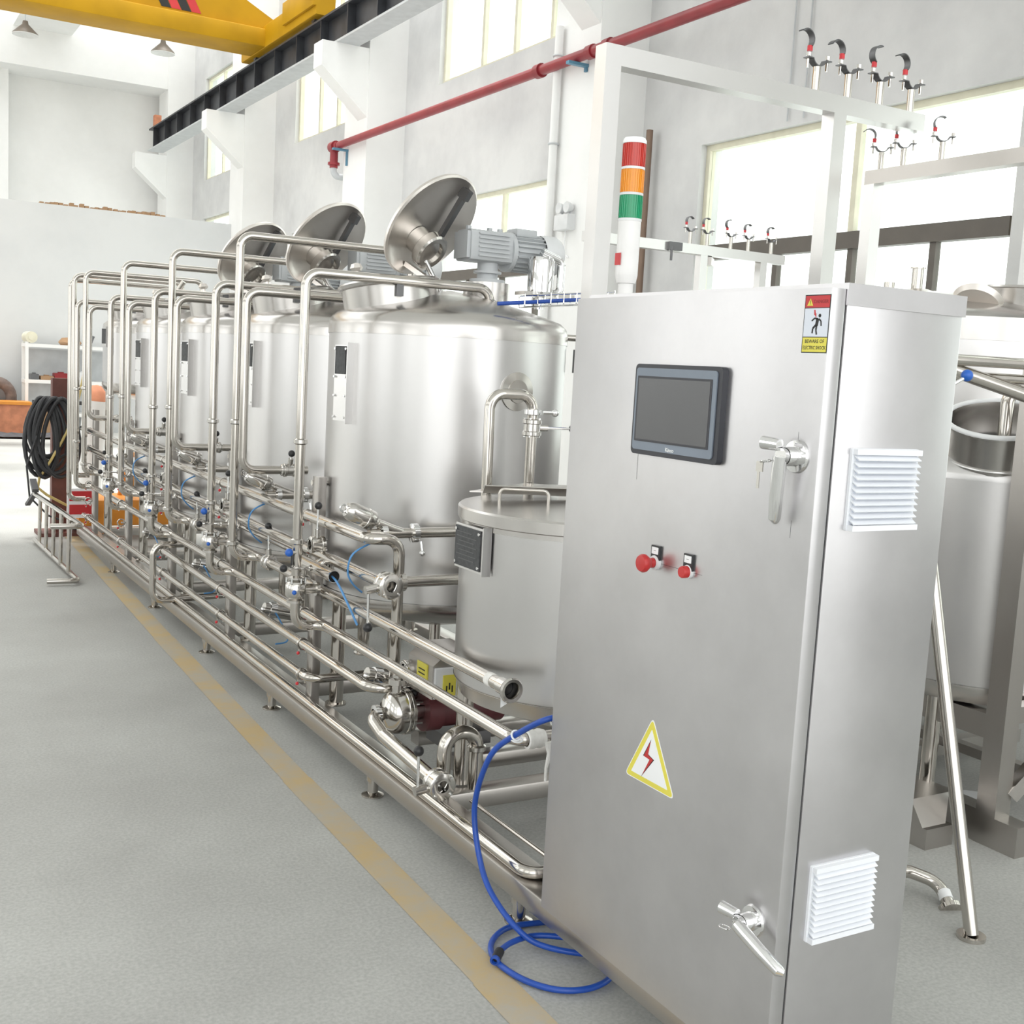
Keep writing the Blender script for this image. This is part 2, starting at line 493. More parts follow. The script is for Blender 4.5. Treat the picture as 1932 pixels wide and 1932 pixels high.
struct(MB().box((-9, 28.2, 7.55), (XW, 29.3, 8.7)), "trim_3", "white_plaster", "broad concrete beam across the end wall")
ce = MB().box((-9.26, -6, 9.2), (XW + .26, 10.5, 9.4))
ce.box((-9.26, 28.2, 9.2), (XW + .26, 29.55, 9.4))  # end slab cut short, an added opening to brighten the far wall
struct(ce, "ceiling", "white_plaster", "white flat roof of the hall with an unseen bay left open to light the far end")
for y in (10.2, 16.3, 22.3, 25.85):
    struct(MB().box((-9, y, 8.3), (XW, y + .35, 9.2)), "trim_4", "white_plaster", "white roof beam spanning the hall")
hb = MB()
hb.poly([(4.6, 24.6, 9.2), (4.6, 24.6, 8.35), (3.4, 24.6, 8.35), (3.4, 24.6, 9.2)], (0, 1, 0), 3.6)
struct(hb, "trim_5", "white_plaster", "white roof beam running towards the end wall")

# columns and corbels
COLY = [(-1.8, "nearest"), (4.22, "near"), (10.23, "big"), (16.24, "middle"), (22.2, "far"), (28.15, "last")]
wheres = {10.23: "white wall column behind the signal tower", 16.24: "white wall column where the red pipe ends",
          22.2: "white wall column beside the partition end", 28.15: "white wall column in the far corner",
          4.22: "white wall column right of the large window", -1.8: "white wall column nearest the open end"}
for y, _ in COLY:
    c = MB().box((6.7, y, 0), (XW, y + .87, 9.2))
    y0 = y + 0.02
    c.poly([(6.7, y0, 5.1), (5.99, y0, 5.72), (5.99, y0, 6.06), (6.7, y0, 6.06)], (0, 1, 0), 0.34)
    struct(c, "wall_column", "white_plaster", wheres[y] + " with a crane corbel")

# windows
WN = [0]
def window(y0, y1, z0, z1, mull, transom, lower_mull, label):
    WN[0] += 1
    x0, x1 = XW + .07, XW + .14
    w = thing("window_%d" % WN[0], (XW + .1, (y0 + y1) / 2, z0), label, None, None, "structure")
    f = MB(); t = .055
    f.box((x0, y0, z1 - t), (x1, y1, z1)).box((x0, y0, z0), (x1, y1, z0 + t)).box((x0, y0, z0 + t), (x1, y0 + t, z1 - t)).box((x0, y1 - t, z0 + t), (x1, y1, z1 - t))
    f.build("window_frame", "frame_cream", w)
    zt = transom if transom else z0
    for m in mull:
        MB().box((x0 + .005, m - .03, zt), (x1 - .005, m + .03, z1 - t)).build("mullion", "frame_cream", w)
    if transom:
        MB().box((x0 - .02, y0 + t, transom - .07), (x1, y1 - t, transom + .07)).build("transom", "frame_dark", w)
        for m in lower_mull:
            MB().box((x0 + .005, m - .03, z0 + t), (x1 - .005, m + .03, transom - .07)).build("mullion", "frame_dark", w)
    cuts = [y0 + t] + sorted(mull) + [y1 - t]
    for a, b in zip(cuts, cuts[1:]):
        MB().box((x0 + .03, a, zt + (0.07 if transom else t)), (x0 + .036, b, z1 - t)).build("pane", "window_glass", w)
    if transom:
        cuts = [y0 + t] + sorted(lower_mull) + [y1 - t]
        for a, b in zip(cuts, cuts[1:]):
            MB().box((x0 + .03, a, z0 + t), (x0 + .036, b, transom - .07)).build("pane", "window_glass", w)
lab = ["window nearest the open end of the hall", "window above the right-hand frames", "window behind the nearest tank's motor", "window beyond the red pipe's end", "window behind the partition"]
for i, (y0, y1, z0, z1) in enumerate(LOWER):
    d = (y1 - y0) / 4
    window(y0, y1, z0, z1, [(y0 + y1) / 2 - (.17 if i == 1 else 0.15)], 2.83, [y0 + .75, y0 + 1.61, y0 + 2.52], "large bright lower " + lab[i])
for i, (y0, y1, z0, z1) in enumerate(UPPER):
    window(y0, y1, z0, z1, [y0 + .67, y0 + 1.55, y0 + 2.4], None, [], "bright upper " + lab[i])

# ================================================================== OVERHEAD CRANE
t = thing("crane_rail_beam", (6.37, 15, 6.06), "long black crane rail beam carried on the wall corbels", "crane beam")
rb = MB().box((6.2, 1.0, 6.06), (6.54, 27.9, 6.09)); rb.build("bottom_flange", "grey_paint", t)  # black flange coloured grey for the light reflected on its underside
MB().box((6.355, 1.0, 6.09), (6.385, 27.9, 6.52)).build("web", "rail_black", t)
MB().box((6.22, 1.0, 6.52), (6.52, 27.9, 6.55)).build("top_flange", "rail_black", t)
MB().box((6.34, 1.0, 6.55), (6.40, 27.9, 6.62)).build("rail_head", "dark_steel", t)
st0 = MB().box((6.23, 27.5, 6.09), (6.355, 27.52, 6.52)).build("stiffener", "rail_black", t)
for i in range(1, 25):
    c = st0.copy(); col.objects.link(c); c.parent = t; c.location = (0, -i * 1.05, 0)
MB().box((6.3, 27.7, 6.55), (6.45, 27.85, 6.85)).build("end_stop", "terracotta", t)

t = thing("bridge_crane", (0, 20, 6.6), "yellow bridge crane girder spanning the hall overhead", "crane")
g = MB().poly([(-8.5, 19.72, 6.72), (6.42, 19.72, 6.72), (6.5, 19.72, 7.1), (5.2, 19.72, 7.75), (-8.5, 19.72, 7.75)], (0, 1, 0), .56)
g.build("girder", "crane_yellow", t)
MB().rbox((-8.5, 19.6, 6.67), (6.45, 20.4, 6.96), .02).build("lower_box", "crane_yellow", t)
for x, m in ((4.42, "ink_black"), (4.58, "sign_red"), (4.74, "ink_black"), (4.90, "sign_red")):
    MB().poly([(x, 19.715, 7.28), (x + .14, 19.715, 7.02), (x + .29, 19.715, 7.02), (x + .15, 19.715, 7.28)], (0, -1, 0), .004).build("stripe", m, t)
MB().rbox((6.22, 17.2, 6.66), (6.52, 20.9, 7.02), .02).build("end_carriage", "crane_yellow", t)
MB().rbox((6.17, 17.2, 6.78), (6.22, 18.6, 7.12), .01).build("carriage_plate", "crane_yellow", t)
for y in (17.55, 20.4):
    MB().cyl((6.3, y, 6.70), (6.46, y, 6.70), .085, None, 20).build("wheel", "dark_steel", t)
for z in (6.75, 6.87, 6.98):
    MB().cyl((6.44, 19.56, z), (6.44, 19.6, z), .025, None, 8).build("bolt", "ink_black", t)
MB().cyl((6.12, 17.35, 6.95), (6.17, 17.35, 6.95), .06, None, 16).build("buffer", "pipe_red", t)

# red fire pipe
t = thing("red_fire_pipe", (6.58, 17, 4.79), "long red fire pipe running along the wall columns", "pipe")
MB().pipe([(6.58, 17.02, 4.79), (6.58, 4.0, 4.79)], .055, seg=16).build("pipe_run", "pipe_red", t)
MB().pipe([(6.58, 17.02, 4.79), (6.58, 17.2, 4.79), (6.58, 17.2, 4.48)], .062, .1).build("elbow", "pipe_red", t)
MB().pipe([(6.58, 17.2, 4.5), (6.58, 17.2, 4.36), (6.9, 17.2, 4.36)], .05, .09).build("lower_elbow", "grey_paint", t)
for y, r in ((11.2, .075), (10.2, .07), (9.9, .07)):
    MB().cyl((6.58, y - .05, 4.79), (6.58, y + .05, 4.79), r, None, 16).build("coupling", "pipe_red", t)
MB().cyl((6.58, 17.12, 4.79), (6.58, 17.28, 4.79), .085, None, 16).build("flange", "pipe_red", t)
MB().cyl((6.58, 17.2, 4.52), (6.58, 17.2, 4.56), .09, None, 16).build("flange", "pipe_red", t)
for y in (16.95, 10.45):
    MB().bar((6.46, y, 4.72), (6.7, y, 4.72), .06, .03).bar((6.685, y, 4.705), (6.685, y, 4.5 if y > 12 else 4.66), .04, .02, (1, 0, 0)).build("bracket", "bracket_blue", t)

# downpipe, pole, wires and emergency light
t = thing("wall_downpipe", (6.64, 10.93, 0), "thin pale downpipe strapped to the column behind the motor", "pipe")
MB().cyl((6.64, 10.93, 0), (6.64, 10.93, 5.2), .045).build("pipe_run", "white_plaster", t)
for z in (4.9, 4.0, 3.0, 2.0):
    MB().torus((6.64, 10.93, z), (0, 0, 1), .05, .012, 14, 6).build("strap", "grey_paint", t)
solo(MB().cyl((7.2, 9.98, 0), (7.2, 9.98, 4.09), .035), "wall_pole", "copper_brown", "brown upright pole against the wall right of the signal tower", "pole")
for y, zt in ((8.05, 9.0), (7.85, 9.0)):
    solo(MB().cyl((7.28, y, 3.9), (7.28, y, zt), .008, None, 6), "wall_wire", "grey_paint", "thin wire running down the wall %s the big window" % ("left above" if y > 8 else "above the middle of"), "wire")
t = thing("emergency_light", (6.68, 10.62, 3.1), "white twin-head emergency light on the column", "light")
MB().rbox((6.6, 10.5, 3.08), (6.7, 10.76, 3.24), .01).build("housing", "light_grey_paint", t)
for y in (10.55, 10.7):
    MB().lathe([(0, 0), (.04, 0), (.06, .07), (.055, .075), (0, .06)], (6.68, y, 3.31), (-1, 0, 0), 16).build("lamp_head", "light_grey_paint", t)
    MB().cyl((6.66, y, 3.24), (6.66, y, 3.28), .012, None, 8).build("stalk", "grey_paint", t)
MB().pipe([(6.68, 10.65, 3.08), (6.68, 10.66, 2.85), (6.69, 10.58, 2.80)], .006, .05, 6).build("cord", "label_white", t)

# pendant lamps
for i, (x, z, l) in enumerate(((3.36, 7.68, "left"), (6.06, 7.80, "right"))):
    t = thing("pendant_lamp", (x, 26, z), "conical pendant lamp under the roof, the %s of the pair below the crane girder" % l, "lamp", "pendant lamps")
    MB().lathe([(.25, 0), (.235, .03), (.06, .2), (.05, .26), (.0, .27)], (x, 26, z), (0, 0, 1), 24).build("shade", "lamp_brown", t)
    MB().lathe([(.0, .1), (.12, .09), (.245, -.01), (.25, 0)], (x, 26, z), (0, 0, 1), 24).build("reflector", "lamp_inside", t)
    MB().cyl((x, 26, z + .26), (x, 26, 9.2), .012, None, 8).build("cord", "grey_paint", t)

# ================================================================== FAR CORNER CLUTTER
t = thing("metal_shelf", (3.6, 22.4, 0), "pale metal rack with two shelves against the white partition", "shelf")
for x in (2.91, 4.35):
    for y in (22.15, 22.6):
        MB().box((x - .025, y - .025, 0), (x + .025, y + .025, 1.62)).build("upright", "white_plaster", t)
for z in (0.35, 0.93, 1.56):
    MB().box((2.88, 22.12, z - .03), (4.38, 22.63, z + .03)).build("shelf_board", "white_plaster", t)
MB().box((2.9, 22.6, .1), (4.36, 22.62, 1.5)).build("back_panel", "grey_paint", t)
rnd = random.Random(3)
SH = [("steel_roll", "steel roll lying at the left end of the rack's top board", 0), ]
solo(MB().cyl((2.98, 22.1, 1.70), (2.98, 22.62, 1.70), .1, None, 20).cyl((2.98, 22.08, 1.70), (2.98, 22.1, 1.70), .055, None, 16), "cardboard_tube", "frame_cream", "round cardboard tube lying on the rack's top left corner", "tube")
solo(MB().lathe([(0, 0), (.16, 0), (.2, .05), (.14, .13), (0, .15)], (3.65, 22.3, 1.59), (0, 0, 1), 14), "canvas_bag", "box_brown", "crumpled brown bag on the rack's top board", "bag")
solo(MB().cyl((3.9, 22.3, 1.59), (3.93, 22.35, 1.95), .03, .02, 10).cyl((3.98, 22.3, 1.59), (4.05, 22.3, 1.78), .03, .03, 10), "hand_drill", "dark_steel", "dark hand tool standing on the rack's top board", "tool")
items = [(2.98, .14, .10, "dark_steel", "tool_box", "dark grey tool box on the rack's middle board, leftmost", "box"),
         (3.15, .22, .07, "box_brown", "wood_offcut", "brown wood offcut on the rack's middle board", "wood"),
         (3.38, .24, .13, "dark_red", "red_tool_case", "dark red tool case on the rack's middle board", "case"),
         (3.64, .10, .08, "copper_brown", "small_tin", "small brown tin beside the red case on the rack", "tin"),
         (3.76, .24, .16, "light_grey_paint", "white_carton", "white carton on the rack's middle board, rightmost", "box")]
for x, w, h, m, n, l, c in items:
    solo(MB().rbox((x, 22.2, .96), (x + w, 22.45, .96 + h), .015).box((x + w * .3, 22.28, .96 + h), (x + w * .7, 22.36, .96 + h + .02)), n, m, l, c)
t = thing("planter_box", (2.3, 22.0, 0), "terracotta rectangular tub on the floor at the far left edge", "tub")
MB().poly([(1.9, 21.7, 0), (2.86, 21.7, 0), (2.92, 21.7, .55), (1.86, 21.7, .55)], (0, 1, 0), .5).build("tub_body", "terracotta", t)
MB().box((1.84, 21.66, .53), (2.94, 22.24, .58)).build("rim", "orange_paint", t)
t = thing("old_tyre", (2.5, 22.35, 0.62), "worn brown tyre leaning on the wall at far left", "tyre")
MB().torus((2.42, 22.45, .62), (0, 1, 0), .27, .1, 28, 10).build("tread", "tyre", t)
MB().cyl((2.42, 22.42, .62), (2.42, 22.48, .62), .18, None, 20).build("hub", "dark_steel", t)
solo(MB().rbox((3.0, 21.75, 0), (3.3, 22.05, .42), .02), "brown_carton", "box_brown", "brown carton on the floor below the rack", "box")
tp = MB(); n = 12
for i in range(n):
    for j in range(5): pass
g = []
for i in range(14):
    for j in range(6):
        g.append((1.6 + i * .16, 20.9 + j * .14, .03 + .06 * abs(math.sin(i * 1.3 + j)) * random.random()))
tp._add(g, [(i * 6 + j, (i + 1) * 6 + j, (i + 1) * 6 + j + 1, i * 6 + j + 1) for i in range(13) for j in range(5)])
solo(tp, "dark_tarpaulin", "cloth_dark", "crumpled dark tarpaulin on the floor before the terracotta tub", "tarpaulin")

# welding post with hung cables
t = thing("brown_post", (1.62, 10.4, 0), "dark red-brown steel post standing behind the farthest pipes", "post")
MB().box((1.56, 10.35, 0), (1.68, 10.45, 1.32)).build("upright", "post_brown", t)
MB().box((1.45, 10.25, 0), (1.8, 10.55, .03)).build("base_plate", "post_brown", t)
MB().bar((1.4, 10.34, 1.12), (1.85, 10.34, 1.12), .03, .03).build("hook_bar", "dark_steel", t)
t = thing("welding_cables", (1.55, 10.3, .55), "thick coil of black welding cables hanging on the brown post", "cable")
rr = random.Random(5)
for i in range(11):
    cx = 1.50 + rr.uniform(-.05, .12); w = rr.uniform(.07, .17); h = rr.uniform(.24, .33); y = 10.28 - rr.uniform(0, .08)
    pts = []
    for k in range(25):
        a = 2 * math.pi * k / 24
        pts.append((cx + w * math.sin(a) * (1 - .25 * math.cos(a)), y + .02 * math.sin(3 * a), 1.16 - h + h * math.cos(a)))
    MB().sweep(pts, rr.choice((.014, .017, .02)), 8).build("cable_loop", "black_rubber", t)
solo(MB().sweep([(1.42, 10.2, .85), (1.34, 10.18, .6), (1.36, 10.15, .35), (1.5, 10.1, .2), (1.58, 10.1, .17)], .008, 8), "black_cable", "black_rubber", "single black cable drooping from the hung cable coil", "cable")
solo(MB().sweep([(1.80, 10.25, 1.45), (1.76, 10.2, 1.25), (1.70, 10.2, 1.0), (1.62, 10.2, .82), (1.53, 10.2, .65), (1.44, 10.2, .5), (1.43, 10.2, .42), (1.5, 10.2, .36), (1.66, 10.2, .27), (1.72, 10.2, .22)], .011, 8), "yellow_hose", "hose_yellow", "thin yellow hose snaking down in front of the brown post", "hose")
t = thing("gas_cylinder", (2.05, 11.3, 0), "salmon and white gas cylinder leaning behind the far pipes", "cylinder")
MB().cyl((2.0, 11.3, .0), (2.08, 11.3, 1.1), .11, None, 20).build("bottle", "white_plaster", t)
MB().lathe([(.11, 0), (.09, .08), (.04, .14), (.0, .15)], (2.08, 11.3, 1.1), (.07, 0, 1), 20).build("shoulder", "terracotta", t)
t = thing("yellow_trolley", (2.0, 10.2, 0), "small orange-yellow trolley half hidden behind the farthest pipes", "trolley")
MB().rbox((1.72, 10.0, .12), (2.5, 10.5, .34), .02).build("deck", "orange_paint", t)
MB().pipe([(2.1, 10.0, .3), (2.2, 9.95, .7), (2.2, 10.3, .7), (2.1, 10.35, .3)], .02, .05, 8).build("push_bar", "orange_paint", t)
for x in (1.8, 2.4):
    for y in (10.05, 10.45):
        MB().cyl((x, y - .02, .06), (x, y + .02, .06), .06, None, 14).build("wheel", "black_rubber", t)
t = thing("warning_board", (1.66, 9.95, 0), "small red and white board standing at the skid's far end", "board")
MB().box((1.62, 9.95, .2), (1.86, 9.97, .44)).build("panel", "label_white", t)
MB().box((1.635, 9.944, .34), (1.845, 9.949, .42)).build("red_band", "sign_red", t)
MB().box((1.635, 9.944, .23), (1.845, 9.949, .31)).build("red_band", "sign_red", t)
MB().box((1.64, 9.975, 0), (1.66, 9.99, .4)).box((1.82, 9.975, 0), (1.84, 9.99, .4)).build("stand", "grey_paint", t)

# pipe ladder lying on its edge on the floor
t = thing("tube_ladder", (1.38, 9.0, 0), "steel tube ladder standing on its edge on the floor at left", "ladder")
MB().pipe([(1.37, 9.95, .03), (1.40, 8.12, .03), (1.20, 8.14, .03)], .018, .05, 10).build("rail", "pipe_steel", t)
MB().pipe([(1.37, 9.95, .40), (1.42, 8.12, .40), (1.22, 8.14, .40)], .02, .05, 10).build("rail", "pipe_steel", t)
for y in (9.75, 9.42, 9.08, 8.75, 8.42):
    MB().cyl((1.38, y, .03), (1.385, y, .40), .014, None, 8).build("rung", "pipe_steel", t)
MB().bar((1.37, 9.9, .43), (1.37, 10.05, .5), .05, .03).bar((1.37, 9.95, .4), (1.33, 10.05, .3), .04, .02).build("clamp", "dark_steel", t)

# ================================================================== PROCESS SKID
XT, Y1, PER, RT = 2.25, 4.465, 1.2, 0.5
XV, XR = 1.55, 1.67
ORD = ["nearest", "second", "third", "fourth", "farthest"]

def bolt_row(mb, c, axis, R, n, r, l):
    a, u, w = _frame(axis)
    for i in range(n):
        t_ = 2 * math.pi * i / n
        p = Vector(c) + u * (R * math.cos(t_)) + w * (R * math.sin(t_))
        mb.cyl(p, p + a * l, r, None, 6)

sk = thing("skid_frame", (2.2, 5.5, 0.1), "long stainless skid frame carrying the tanks and pipes", "frame")
MB().rbox((1.66, 1.5, .097), (1.78, 9.75, .16), .006).build("long_beam", "beam_steel", sk)
MB().rbox((2.80, 3.36, .097), (2.90, 9.75, .16), .006).build("long_beam", "beam_steel", sk)
MB().rbox((1.78, 1.58, .097), (1.98, 1.66, .16), .006).build("cross_beam", "beam_steel", sk)
for y in (3.40, 4.85, 6.05, 7.25, 8.45, 9.66):
    MB().rbox((1.78, y - .04, .097), (2.80, y + .04, .16), .006).build("cross_beam", "beam_steel", sk)
MB().rbox((1.9, 3.55, .16), (2.75, 3.62, .215), .005).build("pump_rail", "beam_steel", sk)
MB().rbox((1.9, 3.86, .16), (2.75, 3.93, .215), .005).build("pump_rail", "beam_steel", sk)
for y in (2.76, 3.84, 5.01, 6.10, 7.29, 8.54):
    for x in ((1.71,) if y < 3.4 else (1.71, 2.85)):
        f = MB().cyl((x, y, .008), (x, y, .097), .02, None, 16).cyl((x, y, .06), (x, y, .097), .026, None, 16)
        f.lathe([(0, 0), (.042, 0), (.042, .006), (.02, .016), (0, .016)], (x, y, 0), (0, 0, 1), 18)
        f.build("levelling_foot", "pipe_steel", sk)
LEV = [.96, .825, .685, .55, .42, .29]
arm0 = clamp0 = None
for k in range(5):
    y = Y1 + .06 + PER * k
    MB().rbox((1.70, y - .03, .16), (1.74, y + .03, 1.12), .004).build("support_post", "beam_steel", sk)
    for z in LEV:
        if arm0 is None:
            arm0 = MB().cyl((1.67, y, z), (1.70, y, z), .006, None, 8).build("bracket_arm", "valve_steel", sk)
            clamp0 = MB().torus((1.67, y, z), (0, 1, 0), .0235, .004, 18, 6).cyl((1.655, y, z - .02), (1.655, y, z - .048), .004, None, 6).cyl((1.685, y, z - .02), (1.685, y, z - .04), .004, None, 6).build("pipe_clamp", "valve_steel", sk)
            nut0 = MB().sphere((1.648, y - .008, z - .036), .0075, 8, 5).build("clamp_nut", "nut_red", sk)
            base = (y, z)
        else:
            for o in (arm0, clamp0, nut0):
                c = o.copy(); col.objects.link(c); c.parent = sk
                c.location = (0, y - base[0], z - base[1])

# -------------------------------------------------------------- tanks
LIDN = Vector((0.355, -0.732, -0.582)).normalized()

def tank(k):
    yc = Y1 + PER * k
    far = k == 4
    lab = {0: "nearest tall steel tank, with the big round flange on its side", 1: "second steel tank from the cabinet",
           2: "third steel tank from the cabinet", 3: "fourth steel tank from the cabinet, its manway neck without a raised lid",
           4: "farthest steel tank, raised short and without a motor"}[k]
    t = thing("process_tank", (XT, yc, .16), lab, "tank", "process tanks on the skid")
    r = RT if not far else .49
    zb = .66 if not far else 1.33
    zs = 1.716
    MB().lathe([(r, zb), (r, zs)], (XT, yc, 0), (0, 0, 1), 64).build("shell", "tank_steel", t)
    e = .004
    MB().lathe([(r + e, zs - .006), (r + e, zs + .03), (r - .004, zs + .06), (r - .03, zs + .083), (r - .08, zs + .1), (.2, zs + .165), (0, zs + .2)], (XT, yc, 0), (0, 0, 1), 64).build("top_dome", "dome_steel", t)
    MB().lathe([(r + e, zb + .006), (r + e, zb - .012), (r - .012, zb - .05), (r - .06, zb - .075), (.1, zb - .16), (0, zb - .16)], (XT, yc, 0), (0, 0, 1), 64).build("bottom_dish", "dome_steel", t)
    MB().cyl((XT, yc, zb - .3), (XT, yc, zb - .15), .025).build("outlet", "pipe_steel", t)
    for dx, dy in ((-.44, .02), (.44, -.02), (.0, .42), (.0, -.42)):
        x, y = XT + dx, yc + dy
        MB().cyl((x, y, .165), (x, y, zb - .02), .03, None, 18).cyl((x, y, .16), (x, y, .168), .045, None, 18).build("leg", "pipe_steel", t)
    # manway neck, tilted a little to the front
    c = Vector((2.0, yc + .03, 1.80)); ax = Vector((-.12, .10, 1)).normalized()
    nk = MB().lathe([(.192, -.02), (.2, .105), (.21, .11), (.214, .122), (.205, .13), (.188, .12), (.182, 0)], c, ax, 40)
    nk.build("manway_neck", "dome_steel", t)
    for a in ((.17, .12), (-.05, -.205)):
        p = c + ax * .1 + Vector((a[0], a[1], 0))
        MB().obox(p, .03, .02, .07, (1, 0, 0), (0, 1, 0)).build("hinge_lug", "dark_steel", t)
    # wing-nut clamp bolt on the neck
    p = c + ax * .13 + Vector((-.06, .2, .03))
    MB().cyl(p - ax * .06, p + ax * .02, .009, None, 8).lathe([(0, 0), (.02, 0), (.028, .012), (.02, .03), (0, .035)], p + ax * .02, ax, 6).build("clamp_bolt", "lid_steel", t)
    if k < 3:
        lc = Vector((2.14, yc + .005, 2.18))
        nrm = LIDN
        lid = MB().lathe([(0, -.035), (.12, -.03), (.2, -.012), (.226, .0), (.238, .002), (.24, .014), (.232, .02), (.224, .012), (.2, -.004), (.12, -.02), (0, -.024)], lc, nrm, 48).build("lid", "lid_steel", t)
        # port and cap on the underside
        a, u, w = _frame(nrm)
        down = (Vector((0, 0, -1)) - nrm * Vector((0, 0, -1)).dot(nrm)).normalized()
        side = nrm.cross(down)
        pc = lc + down * .085 - side * .0
        MB().lathe([(.058, -.02), (.058, .045), (.075, .045), (.08, .05), (.08, .085), (.072, .092), (.05, .09), (.05, .08), (0, .08)], pc, nrm, 32).build("port", "valve_steel", lid)
        # flat bracket across the lid
        b0 = lc - down * .17 + nrm * .016 + side * .085; b1 = lc + down * .12 + nrm * .016 + side * .085
        br = MB().bar(b0, b1, .028, .02, nrm)
        br.obox(b0, .045, .03, .045, (b1 - b0), nrm.cross(b1 - b0)).build("latch_bar", "dark_steel", lid)
        q = lc + down * .13 + nrm * .07
        MB().cyl(q, q + Vector((.12, .0, -.19)), .012, None, 12).cyl(q + Vector((.12, .0, -.19)), q + Vector((.124, 0, -.2)), .011, None, 10).build("stay_rod", "chrome", lid)
        h = lc + down * .2
        MB().bar(h, Vector((2.17, yc - .02, 1.93)), .03, .02).build("hinge_arm", "lid_steel", lid)
    elif k == 3:
        MB().cyl((1.95, yc - .05, 1.93), (2.02, yc - .1, 2.06), .018, None, 12).build("neck_handle", "pipe_steel", t)
    # name plate bracket on the room side
    d = Vector((-.985, -.17, 0)).normalized(); s = Vector((d.y, -d.x, 0))
    b = Vector((XT, yc, 0)) + d * (r + .02)
    zt = 1.66 if not far else 1.74
    hgt = .30 if not far else .13
    MB().obox(b + Vector((0, 0, zt - hgt / 2)), .1, hgt, .004, s, (0, 0, 1)).obox(b + s * -.052 - d * .016 + Vector((0, 0, zt - hgt / 2)), .004, hgt + .02, .05, s, (0, 0, 1)).build("plate_bracket", "frame_steel", t)
    MB().obox(b + d * .004 + s * .004 + Vector((0, 0, zt - .06)), .076, .11, .003, s, (0, 0, 1)).build("name_plate", "nameplate_dark", t)
    if not far:
        for sz in (.015, .125, .2, .285):
            for ss in (-.038, .042):
                p = b + d * .004 + s * ss + Vector((0, 0, zt - sz))
                MB().cyl(p, p + d * .005, .005, None, 8).build("screw", "chrome", t)
        # side outlet with a clamped stub near the post
        MB().cyl((1.755, yc + .1, 1.09), (1.70, yc + .1, 1.09), .012).build("side_stub", "pipe_steel", t)
    if k == 0:
        n0 = Vector((.12, -1, 0)).normalized(); p = Vector((XT, yc, 1.515)) + n0 * r
        MB().lathe([(0, .012), (.045, .012), (.046, .006), (.076, .004), (.077, -.006)], p, n0, 36).build("side_flange", "valve_steel", t)
        MB().cyl((2.70, 4.36, 1.75), (2.86, 4.28, 1.75), .014).build("side_stub", "pipe_steel", t)
        MB().box((2.78, 4.28, 1.60), (2.80, 4.31, 1.70)).build("cable_gland", "dark_steel", t)
    return t

for k in range(5): tank(k)

# -------------------------------------------------------------- mixer motors
def motor(k):
    yc = Y1 + PER * k
    z0 = 1.93
    t = thing("gear_motor", (2.42, yc, z0), ["grey ribbed gear motor on top of the nearest tank", "gear motor on the second tank, seen behind the first lid",
              "gear motor on the third tank from the cabinet", "gear motor on the fourth tank"][k], "motor", "mixer motors on the tanks")
    MB().cyl((2.42, yc, 1.86), (2.42, yc, 1.96), .1, None, 28).build("stand", "dome_steel", t)
    MB().cyl((2.42, yc, 1.96), (2.42, yc, 1.975), .075, None, 24).cyl((2.42, yc, 1.975), (2.42, yc, 2.045), .045, None, 20).cyl((2.42, yc, 2.0), (2.42, yc, 2.01), .06, None, 20).build("flange", "grey_paint", t)
    g = MB().rbox((2.30, yc - .07, 2.045), (2.50, yc + .07, 2.175), .02)
    g.box((2.285, yc - .06, 2.055), (2.30, yc + .06, 2.165))
    g.build("gearbox", "grey_paint", t)
    for i in range(6):
        z = 2.065 + i * .018
        MB().box((2.335, yc - .078, z), (2.48, yc - .068, z + .007)).build("rib", "grey_paint", t)
    for x in (2.32, 2.42, 2.47):
        MB().cyl((x, yc, 2.175), (x, yc, 2.192), .012, None, 6).build("plug", "grey_paint", t)
    MB().cyl((2.50, yc, 2.10), (2.52, yc, 2.10), .085, None, 28).cyl((2.52, yc, 2.10), (2.67, yc, 2.10), .068, None, 28).build("motor_body", "grey_paint", t)
    for i in range(22):
        a = 2 * math.pi * i / 22
        c = Vector((2.595, yc + .074 * math.cos(a), 2.10 + .074 * math.sin(a)))
        MB().obox(c, .14, .018, .004, (1, 0, 0), (0, math.cos(a), math.sin(a))).build("fin", "grey_paint", t)
    MB().lathe([(.084, 0), (.088, .01), (.088, .07), (.075, .095), (.03, .1), (0, .1)], (2.665, yc, 2.10), (1, 0, 0), 32).build("fan_cover", "light_grey_paint", t)
    MB().rbox((2.53, yc - .045, 2.165), (2.63, yc + .045, 2.20), .008).build("terminal_box", "grey_paint", t)
for k in range(3): motor(k)
# coupling guard and instruments on the nearest tank
t = thing("filter_housing", (2.64, 4.34, 1.86), "shiny upright cylinder beside the motor on the nearest tank", "cylinder")
MB().lathe([(0, .0), (.02, 0), (.02, .05), (.075, .055), (.078, .07), (.055, .075), (.058, .2), (.05, .218), (0, .22)], (2.60, 4.32, 1.86), (0, 0, 1), 28).build("housing", "chrome", t)
MB().pipe([(2.66, 4.32, 1.93), (2.70, 4.32, 1.93), (2.70, 4.32, 2.07), (2.60, 4.32, 2.1)], .018, .03).build("side_loop", "chrome", t)
MB().box((2.5, 4.28, 1.915), (2.75, 4.36, 1.93)).build("base_plate", "valve_steel", t)
t = thing("wire_cable_tray", (2.5, 4.12, 1.86), "wire mesh cable tray with a blue hose beside the cabinet top", "cable tray")
A, B = Vector((2.34, 4.02, 1.845)), Vector((2.70, 3.93, 1.885))
dirn = (B - A).normalized(); up = Vector((0, 0, 1)); sd = dirn.cross(up)
for o, z in ((-.04, 0), (0, 0), (.04, 0), (-.04, .045), (.04, .045)):
    MB().cyl(A + sd * o + up * z, B + sd * o + up * z, .0025, None, 6).build("long_wire", "chrome", t)
